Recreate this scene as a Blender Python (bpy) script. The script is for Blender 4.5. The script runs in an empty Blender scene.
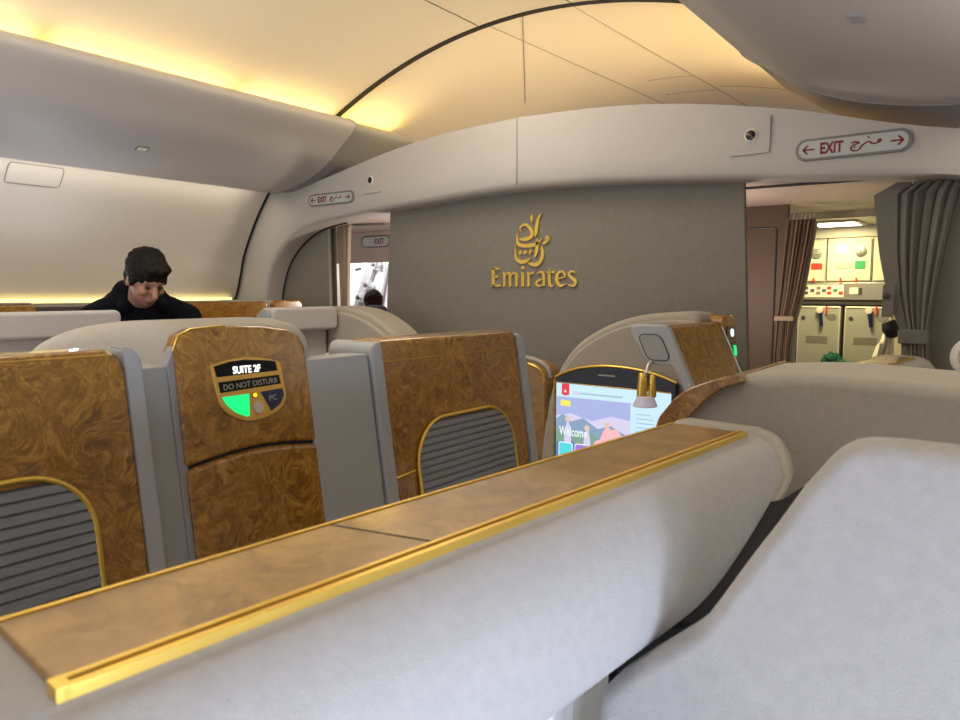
import bpy, bmesh, math, random
from mathutils import Vector, Matrix, noise
random.seed(7)
SC = bpy.context.scene
COL = SC.collection
PI = math.pi

# ------------------------------------------------------------------ materials
def mat(name, rgb, rough=0.5, metal=0.0, coat=0.0, spec=0.5, bump=0.0, bscale=300, vary=0.0, vscale=6, emit=None, estr=0.0, sheen=0.0, trans=0.0):
    m = bpy.data.materials.new(name); m.use_nodes = True
    nt = m.node_tree; b = nt.nodes['Principled BSDF']
    b.inputs['Base Color'].default_value = (*rgb, 1)
    b.inputs['Roughness'].default_value = rough
    b.inputs['Metallic'].default_value = metal
    b.inputs['Coat Weight'].default_value = coat
    b.inputs['Coat Roughness'].default_value = 0.08
    b.inputs['Specular IOR Level'].default_value = spec
    if sheen: b.inputs['Sheen Weight'].default_value = sheen
    if emit:
        b.inputs['Emission Color'].default_value = (*emit, 1)
        b.inputs['Emission Strength'].default_value = estr
    if vary or bump:
        tc = nt.nodes.new('ShaderNodeTexCoord')
    if vary:
        n = nt.nodes.new('ShaderNodeTexNoise'); n.inputs['Scale'].default_value = vscale; n.inputs['Detail'].default_value = 5
        r = nt.nodes.new('ShaderNodeValToRGB')
        r.color_ramp.elements[0].position = 0.3; r.color_ramp.elements[1].position = 0.7
        r.color_ramp.elements[0].color = (*[c*(1-vary) for c in rgb], 1)
        r.color_ramp.elements[1].color = (*[min(1, c*(1+vary)) for c in rgb], 1)
        nt.links.new(tc.outputs['Object'], n.inputs['Vector']); nt.links.new(n.outputs['Fac'], r.inputs['Fac'])
        nt.links.new(r.outputs['Color'], b.inputs['Base Color'])
    if bump:
        n = nt.nodes.new('ShaderNodeTexNoise'); n.inputs['Scale'].default_value = bscale; n.inputs['Detail'].default_value = 3
        bp = nt.nodes.new('ShaderNodeBump'); bp.inputs['Strength'].default_value = bump; bp.inputs['Distance'].default_value = 0.002
        nt.links.new(tc.outputs['Object'], n.inputs['Vector']); nt.links.new(n.outputs['Fac'], bp.inputs['Height'])
        nt.links.new(bp.outputs['Normal'], b.inputs['Normal'])
    return m

def burl(name, dark, mid, light, scale=14, rough=0.22, coat=0.6):
    m = bpy.data.materials.new(name); m.use_nodes = True
    nt = m.node_tree; b = nt.nodes['Principled BSDF']; L = nt.links.new
    tc = nt.nodes.new('ShaderNodeTexCoord')
    n1 = nt.nodes.new('ShaderNodeTexNoise'); n1.inputs['Scale'].default_value = scale*0.55; n1.inputs['Detail'].default_value = 4
    n1.inputs['Distortion'].default_value = 1.2
    mx = nt.nodes.new('ShaderNodeMix'); mx.data_type = 'RGBA'; mx.inputs['Factor'].default_value = 0.16
    n2 = nt.nodes.new('ShaderNodeTexNoise'); n2.inputs['Scale'].default_value = scale*1.6; n2.inputs['Detail'].default_value = 9
    n2.inputs['Roughness'].default_value = 0.62; n2.inputs['Distortion'].default_value = 1.1
    L(tc.outputs['Object'], n1.inputs['Vector']); L(tc.outputs['Object'], mx.inputs['A']); L(n1.outputs['Color'], mx.inputs['B'])
    L(mx.outputs['Result'], n2.inputs['Vector'])
    r = nt.nodes.new('ShaderNodeValToRGB'); cr = r.color_ramp
    cr.elements[0].position = 0.33; cr.elements[0].color = (*dark, 1)
    cr.elements[1].position = 0.68; cr.elements[1].color = (*light, 1)
    e = cr.elements.new(0.5); e.color = (*mid, 1)
    L(n2.outputs['Fac'], r.inputs['Fac']); L(r.outputs['Color'], b.inputs['Base Color'])
    b.inputs['Roughness'].default_value = rough; b.inputs['Coat Weight'].default_value = coat; b.inputs['Coat Roughness'].default_value = 0.06
    return m

M = {}
M['ceil'] = mat('ceiling_panel', (.80, .75, .66), .55)
M['header'] = mat('arch_panel', (.53, .510, .49), .55, bump=.15, bscale=500)
M['side'] = mat('sidewall_panel', (.60, .56, .515), .6, bump=.1, bscale=400)
M['bin'] = mat('bin_shell', (.49, .475, .475), .5, bump=.12, bscale=500)
M['binend'] = mat('bin_end_grey', (.30, .30, .31), .55)
M['bulk'] = mat('bulkhead_cloth', (.225, .213, .188), .8, bump=.5, bscale=260, vary=.05, vscale=60)
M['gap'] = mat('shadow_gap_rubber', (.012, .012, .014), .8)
M['fabric'] = mat('beige_fabric', (.41, .370, .305), .85, bump=.6, bscale=700, vary=.05, vscale=90, sheen=.2)
M['fabric2'] = mat('grey_fabric', (.41, .392, .375), .85, bump=.6, bscale=700, vary=.05, vscale=90, sheen=.2)
M['lining'] = mat('pale_lining_fabric', (.52, .50, .51), .85, bump=.5, bscale=700)
M['frame'] = mat('grey_frame', (.40, .42, .43), .4, bump=.05)
M['panel'] = mat('grey_panel', (.33, .34, .335), .45)
M['trimb'] = mat('beige_trim', (.36, .335, .28), .45)
M['wood'] = burl('burl_veneer', (.15, .064, .009), (.32, .148, .022), (.52, .27, .048), scale=24)
M['wood2'] = burl('burl_veneer_rail', (.20, .106, .026), (.31, .168, .042), (.42, .242, .068), scale=12, rough=.3, coat=.5)
M['gold'] = mat('gold_trim', (.86, .58, .12), .28, .85)
M['goldsign'] = mat('gold_letters', (.95, .67, .14), .3, .55)
M['goldplate'] = mat('gold_plate', (.72, .47, .12), .35, .85)
M['slat'] = mat('louver_grey', (.29, .31, .335), .45)
M['black'] = mat('black_gloss', (.008, .008, .012), .12, coat=.4)
M['inkblack'] = mat('black_key', (.005, .005, .007), .5, spec=.2)
M['navy'] = mat('navy_key', (.01, .018, .085), .3)
M['greenlit'] = mat('green_lit_key', (.02, .5, .15), .4, emit=(.0, .85, .22), estr=1.0)
M['whitelit'] = mat('white_lit_letters', (.9, .9, .85), .4, emit=(1, .97, .9), estr=1.6)
M['amber'] = mat('amber_lit', (.9, .6, .02), .4, emit=(1, .72, .02), estr=.9)
M['grey_txt'] = mat('grey_letters', (.42, .40, .34), .5)
M['white'] = mat('white_plastic', (.78, .76, .72), .4)
M['sign'] = mat('sign_glass', (.42, .44, .42), .3, emit=(.6, .62, .6), estr=.08)
M['red'] = mat('dark_red_letters', (.22, .01, .02), .5)
M['signrim'] = mat('sign_rim', (.22, .215, .20), .4)
M['curtain'] = mat('grey_curtain', (.19, .18, .155), .9, bump=.5, bscale=500, sheen=.2)
M['curtainb'] = mat('brown_curtain', (.19, .125, .085), .9, bump=.5, bscale=500, sheen=.2)
M['curtaint'] = mat('tan_curtain', (.42, .33, .24), .9, bump=.4, bscale=500)
M['pinkwall'] = mat('vestibule_panel', (.62, .52, .46), .55)
M['brownwall'] = mat('brown_wall', (.12, .082, .062), .6)
M['galley'] = mat('galley_panel', (.66, .63, .52), .38, vary=.03, vscale=40)
M['galleyg'] = mat('galley_grey', (.48, .49, .46), .35, metal=.2)
M['alu'] = mat('brushed_aluminium', (.66, .66, .66), .32, .8)
M['dkgrey'] = mat('dark_grey', (.06, .06, .065), .4)
M['redp'] = mat('red_plastic', (.62, .05, .04), .4)
M['greenp'] = mat('green_plastic', (.03, .30, .13), .45)
M['blue'] = mat('blue_plastic', (.06, .12, .30), .4)
M['tealcloth'] = mat('dark_green_cloth', (.005, .10, .065), .8)
M['whitecloth'] = mat('white_cloth', (.86, .84, .74), .85, bump=.3, bscale=90)
M['skin'] = mat('skin', (.42, .23, .17), .5)
M['hair'] = mat('black_hair', (.006, .006, .005), .6, spec=.25, bump=1, bscale=160)
M['brownhair'] = mat('brown_hair', (.018, .007, .004), .7, spec=.1, bump=1, bscale=160)
M['jacket'] = mat('navy_jacket', (.003, .004, .009), .85, spec=.15, bump=.4, bscale=300)
M['trousers'] = mat('dark_trousers', (.02, .02, .025), .8)
M['carpet'] = mat('carpet', (.20, .17, .14), .95, bump=.8, bscale=400)
M['doorw'] = mat('aircraft_door_white', (.85, .85, .85), .4)
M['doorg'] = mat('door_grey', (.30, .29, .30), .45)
M['ledy'] = mat('warm_led_strip', (.9, .8, .4), .4, emit=(1, .82, .30), estr=1.4)
M['lampglass'] = mat('lit_ceiling_panel', (.9, .9, .8), .4, emit=(1, .95, .70), estr=6)
M['shade'] = mat('lilac_shade', (.55, .52, .62), .5, emit=(.7, .66, .9), estr=.15)
M['winglass'] = mat('window_daylight', (.9, .9, .9), .3, emit=(.85, .93, 1), estr=3)
M['sole'] = mat('shoe_black', (.01, .01, .01), .4)
M['eye'] = mat('eye_dark', (.02, .015, .01), .2)
def scr(name, rgb, s=1.0):
    M[name] = mat(name, (.02, .02, .02), .3, emit=rgb, estr=s)
scr('s_bg', (.62, .86, .98)); scr('s_white', (.9, .95, 1)); scr('s_red', (.80, .04, .07)); scr('s_sky', (.42, .48, .80)); scr('s_mid', (.26, .38, .55))
scr('s_green', (.22, .38, .30)); scr('s_lilac', (.72, .66, .90)); scr('s_pink', (.95, .52, .56)); scr('s_yellow', (.95, .85, .12)); scr('s_teal', (.10, .72, .76))
scr('s_purple', (.36, .20, .66)); scr('s_line', (.40, .55, .68)); scr('s_blue', (.10, .22, .48)); scr('s_skin', (.80, .58, .50))

# ------------------------------------------------------------------ object helpers
def W(parent):
    v = Vector((0, 0, 0))
    while parent is not None:
        v = v + parent.location; parent = parent.parent
    return v

def link(name, me, material, parent=None):
    o = bpy.data.objects.new(name, me); COL.objects.link(o)
    if parent is not None:
        off = W(parent); o.parent = parent
        if isinstance(me, bpy.types.Mesh): me.transform(Matrix.Translation(-off))
    if material is not None and isinstance(me, bpy.types.Mesh):
        me.materials.clear(); me.materials.append(M[material] if isinstance(material, str) else material)
    return o

def finish(bm, name, material, parent=None, smooth=40):
    bmesh.ops.recalc_face_normals(bm, faces=bm.faces)
    me = bpy.data.meshes.new(name); bm.to_mesh(me); bm.free()
    if smooth:
        for p in me.polygons: p.use_smooth = True
        me.set_sharp_from_angle(angle=math.radians(smooth))
    return link(name, me, material, parent)

def bevel(o, w, seg=4, ang=45):
    b = o.modifiers.new('bevel', 'BEVEL'); b.width = w; b.segments = seg; b.limit_method = 'ANGLE'; b.angle_limit = math.radians(ang)
    b.harden_normals = True; b.use_clamp_overlap = True
    return o

def tag(o, label=None, cat=None, group=None, kind=None):
    if label: o['label'] = label
    if cat: o['category'] = cat
    if group: o['group'] = group
    if kind: o['kind'] = kind
    return o

def thing(name, loc, label, cat, group=None):
    o = bpy.data.objects.new(name, None); o.empty_display_size = .05; COL.objects.link(o); o.location = loc
    return tag(o, label, cat, group)

def add_grid(bm, rows, close_u=False, close_v=False):
    vs = [[bm.verts.new(p) for p in r] for r in rows]
    nu, nv = len(vs), len(vs[0])
    for i in range(nu if close_u else nu-1):
        for j in range(nv if close_v else nv-1):
            bm.faces.new((vs[i][j], vs[(i+1) % nu][j], vs[(i+1) % nu][(j+1) % nv], vs[i][(j+1) % nv]))
    return vs

def grid(name, rows, material, parent=None, smooth=40, caps=False, close_v=False):
    bm = bmesh.new(); vs = add_grid(bm, rows, close_v=close_v)
    if caps:
        bm.faces.new(vs[0][::-1]); bm.faces.new(vs[-1])
    return finish(bm, name, material, parent, smooth)

def add_slab(bm, outline, mp, n0, n1):
    f = [bm.verts.new(mp(a, b, n1)) for a, b in outline]
    k = [bm.verts.new(mp(a, b, n0)) for a, b in outline]
    bm.faces.new(f); bm.faces.new(k[::-1])
    N = len(outline)
    for i in range(N):
        bm.faces.new((f[i], k[i], k[(i+1) % N], f[(i+1) % N]))

def slab(name, outline, mp, n0, n1, material, parent=None, bev=0, seg=4):
    bm = bmesh.new(); add_slab(bm, outline, mp, n0, n1)
    o = finish(bm, name, material, parent)
    if bev: bevel(o, bev, seg)
    return o

def box(name, x0, x1, y0, y1, z0, z1, material, parent=None, bev=0, seg=3):
    return slab(name, [(x0, y0), (x1, y0), (x1, y1), (x0, y1)], lambda a, b, n: (a, b, n), z0, z1, material, parent, bev, seg)

def rrect(a0, a1, b0, b1, r, seg=6, which=(1, 1, 1, 1)):
    """rounded rectangle; which = bottom-left, bottom-right, top-right, top-left"""
    out = []
    for (ca, cb, t0, k) in ((a0, b0, PI, 0), (a1, b0, 1.5*PI, 1), (a1, b1, 0, 2), (a0, b1, .5*PI, 3)):
        rr = r*which[k]
        if rr <= 0: out.append((ca, cb)); continue
        cx = ca + rr*(1 if k in (0, 3) else -1); cy = cb + rr*(1 if k in (0, 1) else -1)
        for i in range(seg+1):
            t = t0 + .5*PI*i/seg
            out.append((cx+rr*math.cos(t), cy+rr*math.sin(t)))
    return out

def circ(cx, cy, r, n=20, ry=None):
    ry = ry or r
    return [(cx+r*math.cos(2*PI*i/n), cy+ry*math.sin(2*PI*i/n)) for i in range(n)]

def catmull(pts, n=6):
    P = [Vector(p) for p in pts]; out = []
    for i in range(len(P)-1):
        p0 = P[max(i-1, 0)]; p1 = P[i]; p2 = P[i+1]; p3 = P[min(i+2, len(P)-1)]
        for k in range(n):
            t = k/n
            out.append(.5*((2*p1)+(p2-p0)*t+(2*p0-5*p1+4*p2-p3)*t*t+(3*p1-p0-3*p2+p3)*t**3))
    out.append(P[-1]); return out

def sm2(pts, n=5): return [(v[0], v[1]) for v in catmull([(a, b, 0) for a, b in pts], n)]

def add_tube(bm, pts, r, n=8, closed=False, rz=None):
    P = [Vector(p) for p in pts]; rows = []; prev = None
    for i, p in enumerate(P):
        a = P[(i-1) % len(P)] if (closed or i > 0) else p
        b = P[(i+1) % len(P)] if (closed or i < len(P)-1) else p
        t = (b-a).normalized()
        if prev is None:
            prev = t.orthogonal().normalized()
        u = (prev - t*prev.dot(t)).normalized(); prev = u; v = t.cross(u)
        rr = r[i] if isinstance(r, (list, tuple)) else r
        rows.append([p+u*rr*math.cos(2*PI*k/n)+v*rr*math.sin(2*PI*k/n) for k in range(n)])
    vs = add_grid(bm, rows, close_u=closed, close_v=True)
    if not closed:
        bm.faces.new(vs[0][::-1]); bm.faces.new(vs[-1])

def tube(name, pts, r, material, parent=None, n=8, closed=False):
    bm = bmesh.new(); add_tube(bm, pts, r, n, closed); return finish(bm, name, material, parent, 60)

def lathe(name, prof, centre, axis, material, parent=None, n=24, smooth=40):
    c = Vector(centre); ax = Vector(axis).normalized(); u = ax.orthogonal().normalized(); v = ax.cross(u)
    rows = [[c+ax*h+(u*math.cos(2*PI*k/n)+v*math.sin(2*PI*k/n))*max(r, 1e-4) for k in range(n)] for r, h in prof]
    return grid(name, rows, material, parent, smooth, caps=True, close_v=True)

def add_ribbon(bm, stroke, mp, n0, n1, k=6):
    """stroke of (a, b, width): a flat raised ribbon of varying width"""
    pts = catmull(stroke, k) if len(stroke) > 2 else [Vector(stroke[0]).lerp(Vector(stroke[1]), t) for t in (0, 1)]
    L, R = [], []
    for i, p in enumerate(pts):
        t = (pts[min(i+1, len(pts)-1)]-pts[max(i-1, 0)]); t.z = 0
        t.normalize(); nr = Vector((-t.y, t.x, 0)); w = max(p.z, .0004)/2
        L.append((p.x+nr.x*w, p.y+nr.y*w)); R.append((p.x-nr.x*w, p.y-nr.y*w))
    f = [[bm.verts.new(mp(a, b, n)) for a, b in s] for s in (L, R) for n in (n0, n1)]   # L0 L1 R0 R1
    L0, L1, R0, R1 = f
    for i in range(len(pts)-1):
        bm.faces.new((L1[i], L1[i+1], R1[i+1], R1[i])); bm.faces.new((L0[i], L0[i+1], L1[i+1], L1[i]))
        bm.faces.new((R0[i], R0[i+1], R1[i+1], R1[i])); bm.faces.new((L0[i], L0[i+1], R0[i+1], R0[i]))
    for i in (0, -1): bm.faces.new((L0[i], L1[i], R1[i], R0[i]))

def text(name, body, a0, a1, b0, b1, mp, n0, n1, material, parent, weight=0.0):
    cu = bpy.data.curves.new('t', 'FONT'); cu.body = body; cu.extrude = .5; cu.offset = weight; cu.resolution_u = 3
    ob = bpy.data.objects.new('t', cu); COL.objects.link(ob)
    dg = bpy.context.evaluated_depsgraph_get(); dg.update()
    me = bpy.data.meshes.new_from_object(ob.evaluated_get(dg))
    bpy.data.objects.remove(ob)
    xs = [v.co.x for v in me.vertices]; ys = [v.co.y for v in me.vertices]
    x0, x1, y0, y1 = min(xs), max(xs), min(ys), max(ys)
    for v in me.vertices:
        a = a0+(v.co.x-x0)/(x1-x0)*(a1-a0); b = b0+(v.co.y-y0)/(y1-y0)*(b1-b0)
        v.co = Vector(mp(a, b, n1 if v.co.z > 0 else n0))
    me.name = name
    return link(name, me, material, parent)

# planes: (a, b, n) -> world.  n points towards the viewer
def aft(Y): return lambda a, b, n: (a, Y-n, b)                       # faces the rear of the cabin
def lean(X0=1.08, k=.15, s=1): return lambda a, b, n: (s*(X0+k*(1.36-b)+n), a, b)    # faces an aisle and leans out below

# ------------------------------------------------------------------ cabin shell (setting)
tag(box('floor', -2.9, 2.9, -1.2, 6.2, -.06, 0, 'carpet'), kind='structure')

def vault(x): return 2.77-.175*x*x
def vault_rows(y0, y1, dz, x1=1.62, n=40, t=.03):
    xs = [-x1+2*x1*i/n for i in range(n+1)]
    lo = [(x, vault(x)+dz) for x in xs]; hi = [(x, vault(x)+dz+t) for x in xs][::-1]
    return [[(x, y, z) for x, z in lo+hi] for y in (y0, y1)]
tag(grid('ceiling', vault_rows(-1.2, 3.08, 0), 'ceil', caps=True, close_v=True), kind='structure')
tag(grid('ceiling_forward', vault_rows(3.09, 6.2, .022), 'ceil', caps=True, close_v=True), kind='structure')
tag(grid('trim_1', vault_rows(3.074, 3.115, -.003, t=.06), 'gap', caps=True, close_v=True), kind='structure')
def vpt(x, y, dz=.0): return (x, y, vault(x)+dz)
k = 2
for pts in ([vpt(-.215, -1.2), vpt(-.215, 3.07)], [vpt(.33, -1.2), vpt(.33, 3.07)]):
    tag(tube('trim_%d' % k, pts, .0022, 'gap', n=6), kind='structure'); k += 1
for pts in ([vpt(-.21, 3.1, .022), vpt(-.06, 6.1, .022)], [vpt(.28, 3.1, .022), vpt(.43, 6.1, .022)],
            [vpt(0-.72*t, 3.16+1.12*t, .022) for t in [i/8 for i in range(9)]],
            [vpt(.04+.30*t, 4.6, .022) for t in [i/8 for i in range(9)]],
            [vpt(.0+.36*t, 5.0, .022) for t in [i/8 for i in range(9)]],
            [vpt(.42+.7*t, 4.9, .022) for t in [i/8 for i in range(9)]]):
    tag(tube('trim_%d' % k, pts, .0025, 'signrim', n=6), kind='structure'); k += 1

# side walls
SIDE = [(2.74, 0), (2.80, .5), (2.74, .95), (2.60, 1.2), (2.465, 1.364), (2.40, 1.52), (2.35, 1.66), (2.225, 1.864), (2.10, 2.02), (2.00, 2.12)]
def side_rows(s, y0, y1, t=.05):
    P = sm2(SIDE, 4)
    inn = [(s*x, z) for x, z in P]; out = [(s*(x+t), z+t*.3) for x, z in P][::-1]
    return [[(x, y, z) for x, z in inn+out] for y in (y0, y1)]
tag(grid('wall_left', side_rows(-1, -1.2, 3.125), 'side', caps=True, close_v=True), kind='structure')
tag(grid('trim_%d' % k, [[(x-.03, y, z) for x, y, z in r] for r in side_rows(-1, 3.09, 3.2)], 'gap', caps=True, close_v=True), kind='structure'); k += 1
# right wall is built in three bands so that its window openings are real
def side_band(name, z0, z1, y0, y1):
    P = [p for p in sm2(SIDE, 8) if z0-.001 <= p[1] <= z1+.001]
    inn = [(x, z) for x, z in P]; out = [(x+.05, z) for x, z in P][::-1]
    tag(grid(name, [[(x, y, z) for x, z in inn+out] for y in (y0, y1)], 'side', caps=True, close_v=True), kind='structure')
side_band('wall_right', 1.28, 2.2, -1.2, 3.07)
side_band('wall_right_below_windows', 0, .90, -1.2, 3.07)
for i, (y0, y1) in enumerate(((-1.2, -.62), (-.28, -.02), (.32, .58), (.92, 1.18), (1.52, 3.07))):
    side_band('wall_right_between_windows', .86, 1.32, y0, y1)
for i, y0 in enumerate((-.62, -.02, .58, 1.18)):
    tag(box('window_%d' % (i+1), 2.80, 2.81, y0, y0+.34, .88, 1.30, 'winglass'), kind='structure')

# warm strip above the window-side ledge and the ledge itself
tag(box('trim_%d' % k, -2.475, -2.435, -1.2, 3.08, 1.335, 1.361, 'ledy'), kind='structure'); k += 1
tag(box('trim_%d' % k, -2.60, -2.30, -1.2, 3.05, 1.315, 1.336, 'trimb'), kind='structure'); k += 1

# sidewall service panel outline
o = thing('service_panel', (-2.2, 1.69, 2.03), 'flush rectangular panel in the cream sidewall under the overhead bin', 'panel')
def sidept(y, z):
    P = sm2(SIDE, 8)
    for (x0, z0), (x1, z1) in zip(P, P[1:]):
        if z0 <= z <= z1: return (-(x0+(x1-x0)*(z-z0)/(z1-z0))+.0, y, z)
    return (-2.1, y, z)
bm = bmesh.new()
rows = []
for i in range(7):
    z = 1.97+.085*i/6
    rows.append([(lambda p: (p[0]+.003, p[1], p[2]))(sidept(y, z)) for y in (1.56, 1.65, 1.74, 1.82)])
add_grid(bm, rows); finish(bm, 'cover', 'side', o)
tube('seam', [(lambda p: (p[0]+.003, p[1], p[2]))(sidept(y, z)) for y, z in rrect(1.555, 1.825, 1.965, 2.06, .02)], .0016, 'signrim', o, 6, True)

# front arch (header) with a real thickness
INN = [(0, 1.935), (.4, 1.925), (.64, 1.912), (1.1, 1.887), (1.28, 1.872), (1.48, 1.855), (1.68, 1.830), (1.85, 1.772), (1.99, 1.68), (2.10, 1.55), (2.17, 1.34), (2.20, 1.0), (2.21, 0)]
INNR = [(0, 1.935), (.4, 1.925), (.64, 1.912), (1.1, 1.880), (1.28, 1.862), (1.42, 1.853), (1.55, 1.846), (1.72, 1.835), (1.90, 1.815), (2.06, 1.74), (2.15, 1.55), (2.20, 1.0), (2.21, 0)]
OUTR = [(0, 2.295), (.5, 2.272), (.9, 2.222), (1.3, 2.140), (1.5, 2.085), (1.7, 2.028), (1.95, 1.975), (2.30, 1.93), (2.45, 1.75), (2.56, 1.50), (2.66, 1.30), (2.75, 1.0), (2.75, 0)]
OUT = [(0, 2.295), (.5, 2.278), (.9, 2.235), (1.3, 2.165), (1.55, 2.12), (1.8, 2.095), (2.02, 2.13), (2.30, 1.98), (2.45, 1.75), (2.56, 1.50), (2.66, 1.30), (2.75, 1.0), (2.75, 0)]
def arch():
    bm = bmesh.new()
    for s in (1, -1):
        A = catmull([(x, z, 0) for x, z in (INN if s < 0 else INNR)], 5); B = catmull([(x, z, 0) for x, z in (OUT if s < 0 else OUTR)], 5)
        rows = []
        for a, b in zip(A, B):
            row = []
            prof = [(0, .20), (0, .035), (.010, .012), (.035, 0), (.12, -.006)]       # rounded lower lip
            L = (b-a).length
            for d, y in prof: row.append((a+(b-a)*(d/L), y))
            row.append((b, 0)); row.append((b, .20))
            rows.append([(s*p.x, 3.165+y, p.y) for p, y in row])
        add_grid(bm, rows)
    bmesh.ops.remove_doubles(bm, verts=bm.verts, dist=1e-5)
    return finish(bm, 'wall_arch', 'header', None, 50)
tag(arch(), kind='structure')
tag(tube('trim_%d' % k, [(-.03, 3.157, 1.955), (-.03, 3.158, 2.10), (-.035, 3.164, 2.29)], .002, 'signrim', n=6), kind='structure'); k += 1

# bulkhead wall behind the arch: centre panel (wider at the foot) and the two side panels
tag(slab('wall_front', [(-1.19, 0), (1.19, 0), (1.085, 1.99), (-1.06, 1.99)], aft(3.29), -.03, 0, 'bulk', None, .006), kind='structure')
tag(slab('wall_front_left', [(-2.7, 0), (-1.655, 0), (-1.675, 1.95), (-2.7, 1.95)], aft(3.32), -.03, 0, 'bulk'), kind='structure')
tag(slab('wall_front_right', [(1.80, 0), (2.7, 0), (2.7, 1.95), (1.80, 1.95)], aft(3.335), -.03, 0, 'bulk'), kind='structure')
tag(tube('trim_%d' % k, [(-(x-.004), 3.312, z-.004) for x, z in sm2(INN[5:], 4)], .005, 'gap', n=6), kind='structure'); k += 1

# ------------------------------------------------------------------ overhead bins
BIN = sm2([(1.30, 2.425), (1.235, 2.437), (1.18, 2.43), (1.135, 2.405), (1.125, 2.375), (1.165, 2.335), (1.24, 2.285), (1.35, 2.205), (1.464, 2.148), (1.60, 2.102), (1.80, 2.062), (1.93, 2.055), (2.03, 2.10)], 4)
BACK = [(2.12, 2.2), (2.0, 2.34), (1.7, 2.36), (1.34, 2.375)]
def bin_(s, label):
    t = thing('overhead_bin', (s*1.7, 1, 2.06), label, 'overhead bin', 'overhead bins along both sides')
    prof = BIN+BACK
    o = grid('bin_body', [[(s*x, y, z) for x, z in prof] for y in (-1.2, 3.07)], 'bin', t, 50, caps=True, close_v=True)
    cx, cz = 1.65, 2.25
    pr2 = [(cx+(x-cx)*.965, cz+(z-cz)*.94) for x, z in prof]
    grid('end_fairing', [[(s*x, y, z) for x, z in pr2] for y in (3.071, 3.62)], 'binend', t, 50, caps=True, close_v=True)
    tube('end_seal', [(s*x, 3.068, z) for x, z in BIN], .004, 'binend', t, 6)
    # small recessed light
    if s < 0: px, py = 1.52, 1.965
    else: px, py = 1.735, 2.04
    def bz(x):
        for (x0, z0), (x1, z1) in zip(BIN, BIN[1:]):
            if x0 <= x <= x1 and x1 > x0 and z0 < 2.37: return z0+(z1-z0)*(x-x0)/(x1-x0), (z1-z0)/(x1-x0)
    z, sl = bz(px)
    def mp(a, b, n): return (s*(px+a), py+b, z+sl*a-n)
    f = slab('light_frame', rrect(-.020, .020, -.032, .032, .006, 4), mp, -.004, .004, 'signrim' if s < 0 else 'frame', t)
    slab('light_lens', rrect(-.013, .013, -.024, .024, .004, 4), mp, .004, .006, 'white' if s < 0 else 'panel', f)
    return t
bin_(-1, 'long pale grey overhead bin above the left windows, over the person in the dark jacket')
bin_(1, 'large rounded overhead bin at the upper right, above the red EXIT sign')

# ------------------------------------------------------------------ emblem on the bulkhead
def cp(x, y): return (-.288+(x-60)*.000816, 1.81-(y-72)*.00066)
def strokes(name, lst, parent, material, Y=3.29):
    bm = bmesh.new()
    for st in lst:
        add_ribbon(bm, [(*cp(x, y), w*.00078) for x, y, w in st], aft(Y), 0, .012)
    bmesh.ops.recalc_face_normals(bm, faces=bm.faces)
    return finish(bm, name, material, parent, 30)
em = thing('airline_emblem', (-.02, 3.29, 1.42), 'raised gold calligraphy emblem with gold lettering on the grey bulkhead', 'emblem')
strokes('calligraphy', [
    [(472, 66, 3), (446, 105, 18), (432, 180, 26), (425, 235, 16), (418, 248, 3)],
    [(310, 200, 3), (305, 170, 12), (340, 146, 15), (375, 170, 22), (398, 215, 26), (385, 252, 26), (340, 264, 24), (298, 262, 8)],
    [(395, 68, 2), (395, 100, 24), (398, 136, 2)],
    [(280, 195, 3), (280, 260, 12), (292, 303, 22), (340, 317, 26), (420, 312, 24), (460, 282, 10), (474, 266, 3)],
    [(438, 262, 6), (440, 310, 24), (432, 370, 24), (420, 418, 4)],
    [(528, 272, 12), (500, 298, 20), (478, 306, 4)],
    [(470, 328, 8), (480, 380, 22), (468, 440, 24), (430, 472, 28), (385, 464, 18), (366, 454, 3)],
    [(268, 298, 3), (268, 370, 12), (276, 422, 22), (312, 447, 26), (355, 441, 22), (388, 418, 4)],
    [(308, 352, 2), (308, 370, 26), (308, 388, 2)], [(345, 352, 2), (345, 370, 26), (345, 388, 2)],
    [(386, 340, 2), (388, 362, 20), (380, 372, 14), (386, 394, 2)],
    [(515, 245, 6), (515, 262, 32), (515, 279, 6)]], em, 'goldsign')
strokes('lettering', [
    [(86, 492, 26), (86, 646, 26)], [(68, 497, 12), (140, 499, 15)], [(90, 566, 12), (126, 566, 14)], [(68, 641, 14), (150, 638, 16)],
    [(166, 532, 6), (178, 545, 18), (178, 648, 18)], [(184, 562, 6), (205, 536, 14), (224, 556, 20), (226, 648, 18)], [(232, 562, 6), (254, 536, 14), (276, 556, 20), (278, 648, 18)],
    [(318, 534, 8), (327, 550, 20), (327, 648, 20)], [(316, 494, 20), (342, 494, 20)],
    [(362, 534, 8), (373, 550, 18), (373, 648, 18)], [(378, 566, 6), (394, 540, 13), (414, 540, 14)],
    [(438, 548, 6), (464, 532, 15), (488, 552, 20), (492, 646, 20)], [(486, 588, 8), (450, 600, 14), (434, 625, 18), (456, 645, 14), (486, 630, 6)],
    [(536, 504, 4), (533, 560, 18), (535, 622, 20), (548, 645, 15), (568, 640, 4)], [(512, 536, 8), (574, 534, 12)],
    [(592, 592, 8), (650, 574, 9)], [(650, 574, 12), (638, 538, 14), (612, 534, 16), (592, 560, 20), (590, 602, 22), (614, 642, 20), (654, 632, 6)],
    [(724, 544, 5), (696, 532, 13), (678, 552, 18), (698, 582, 20), (724, 608, 22), (714, 642, 17), (672, 638, 6)]], em, 'goldsign')

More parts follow.
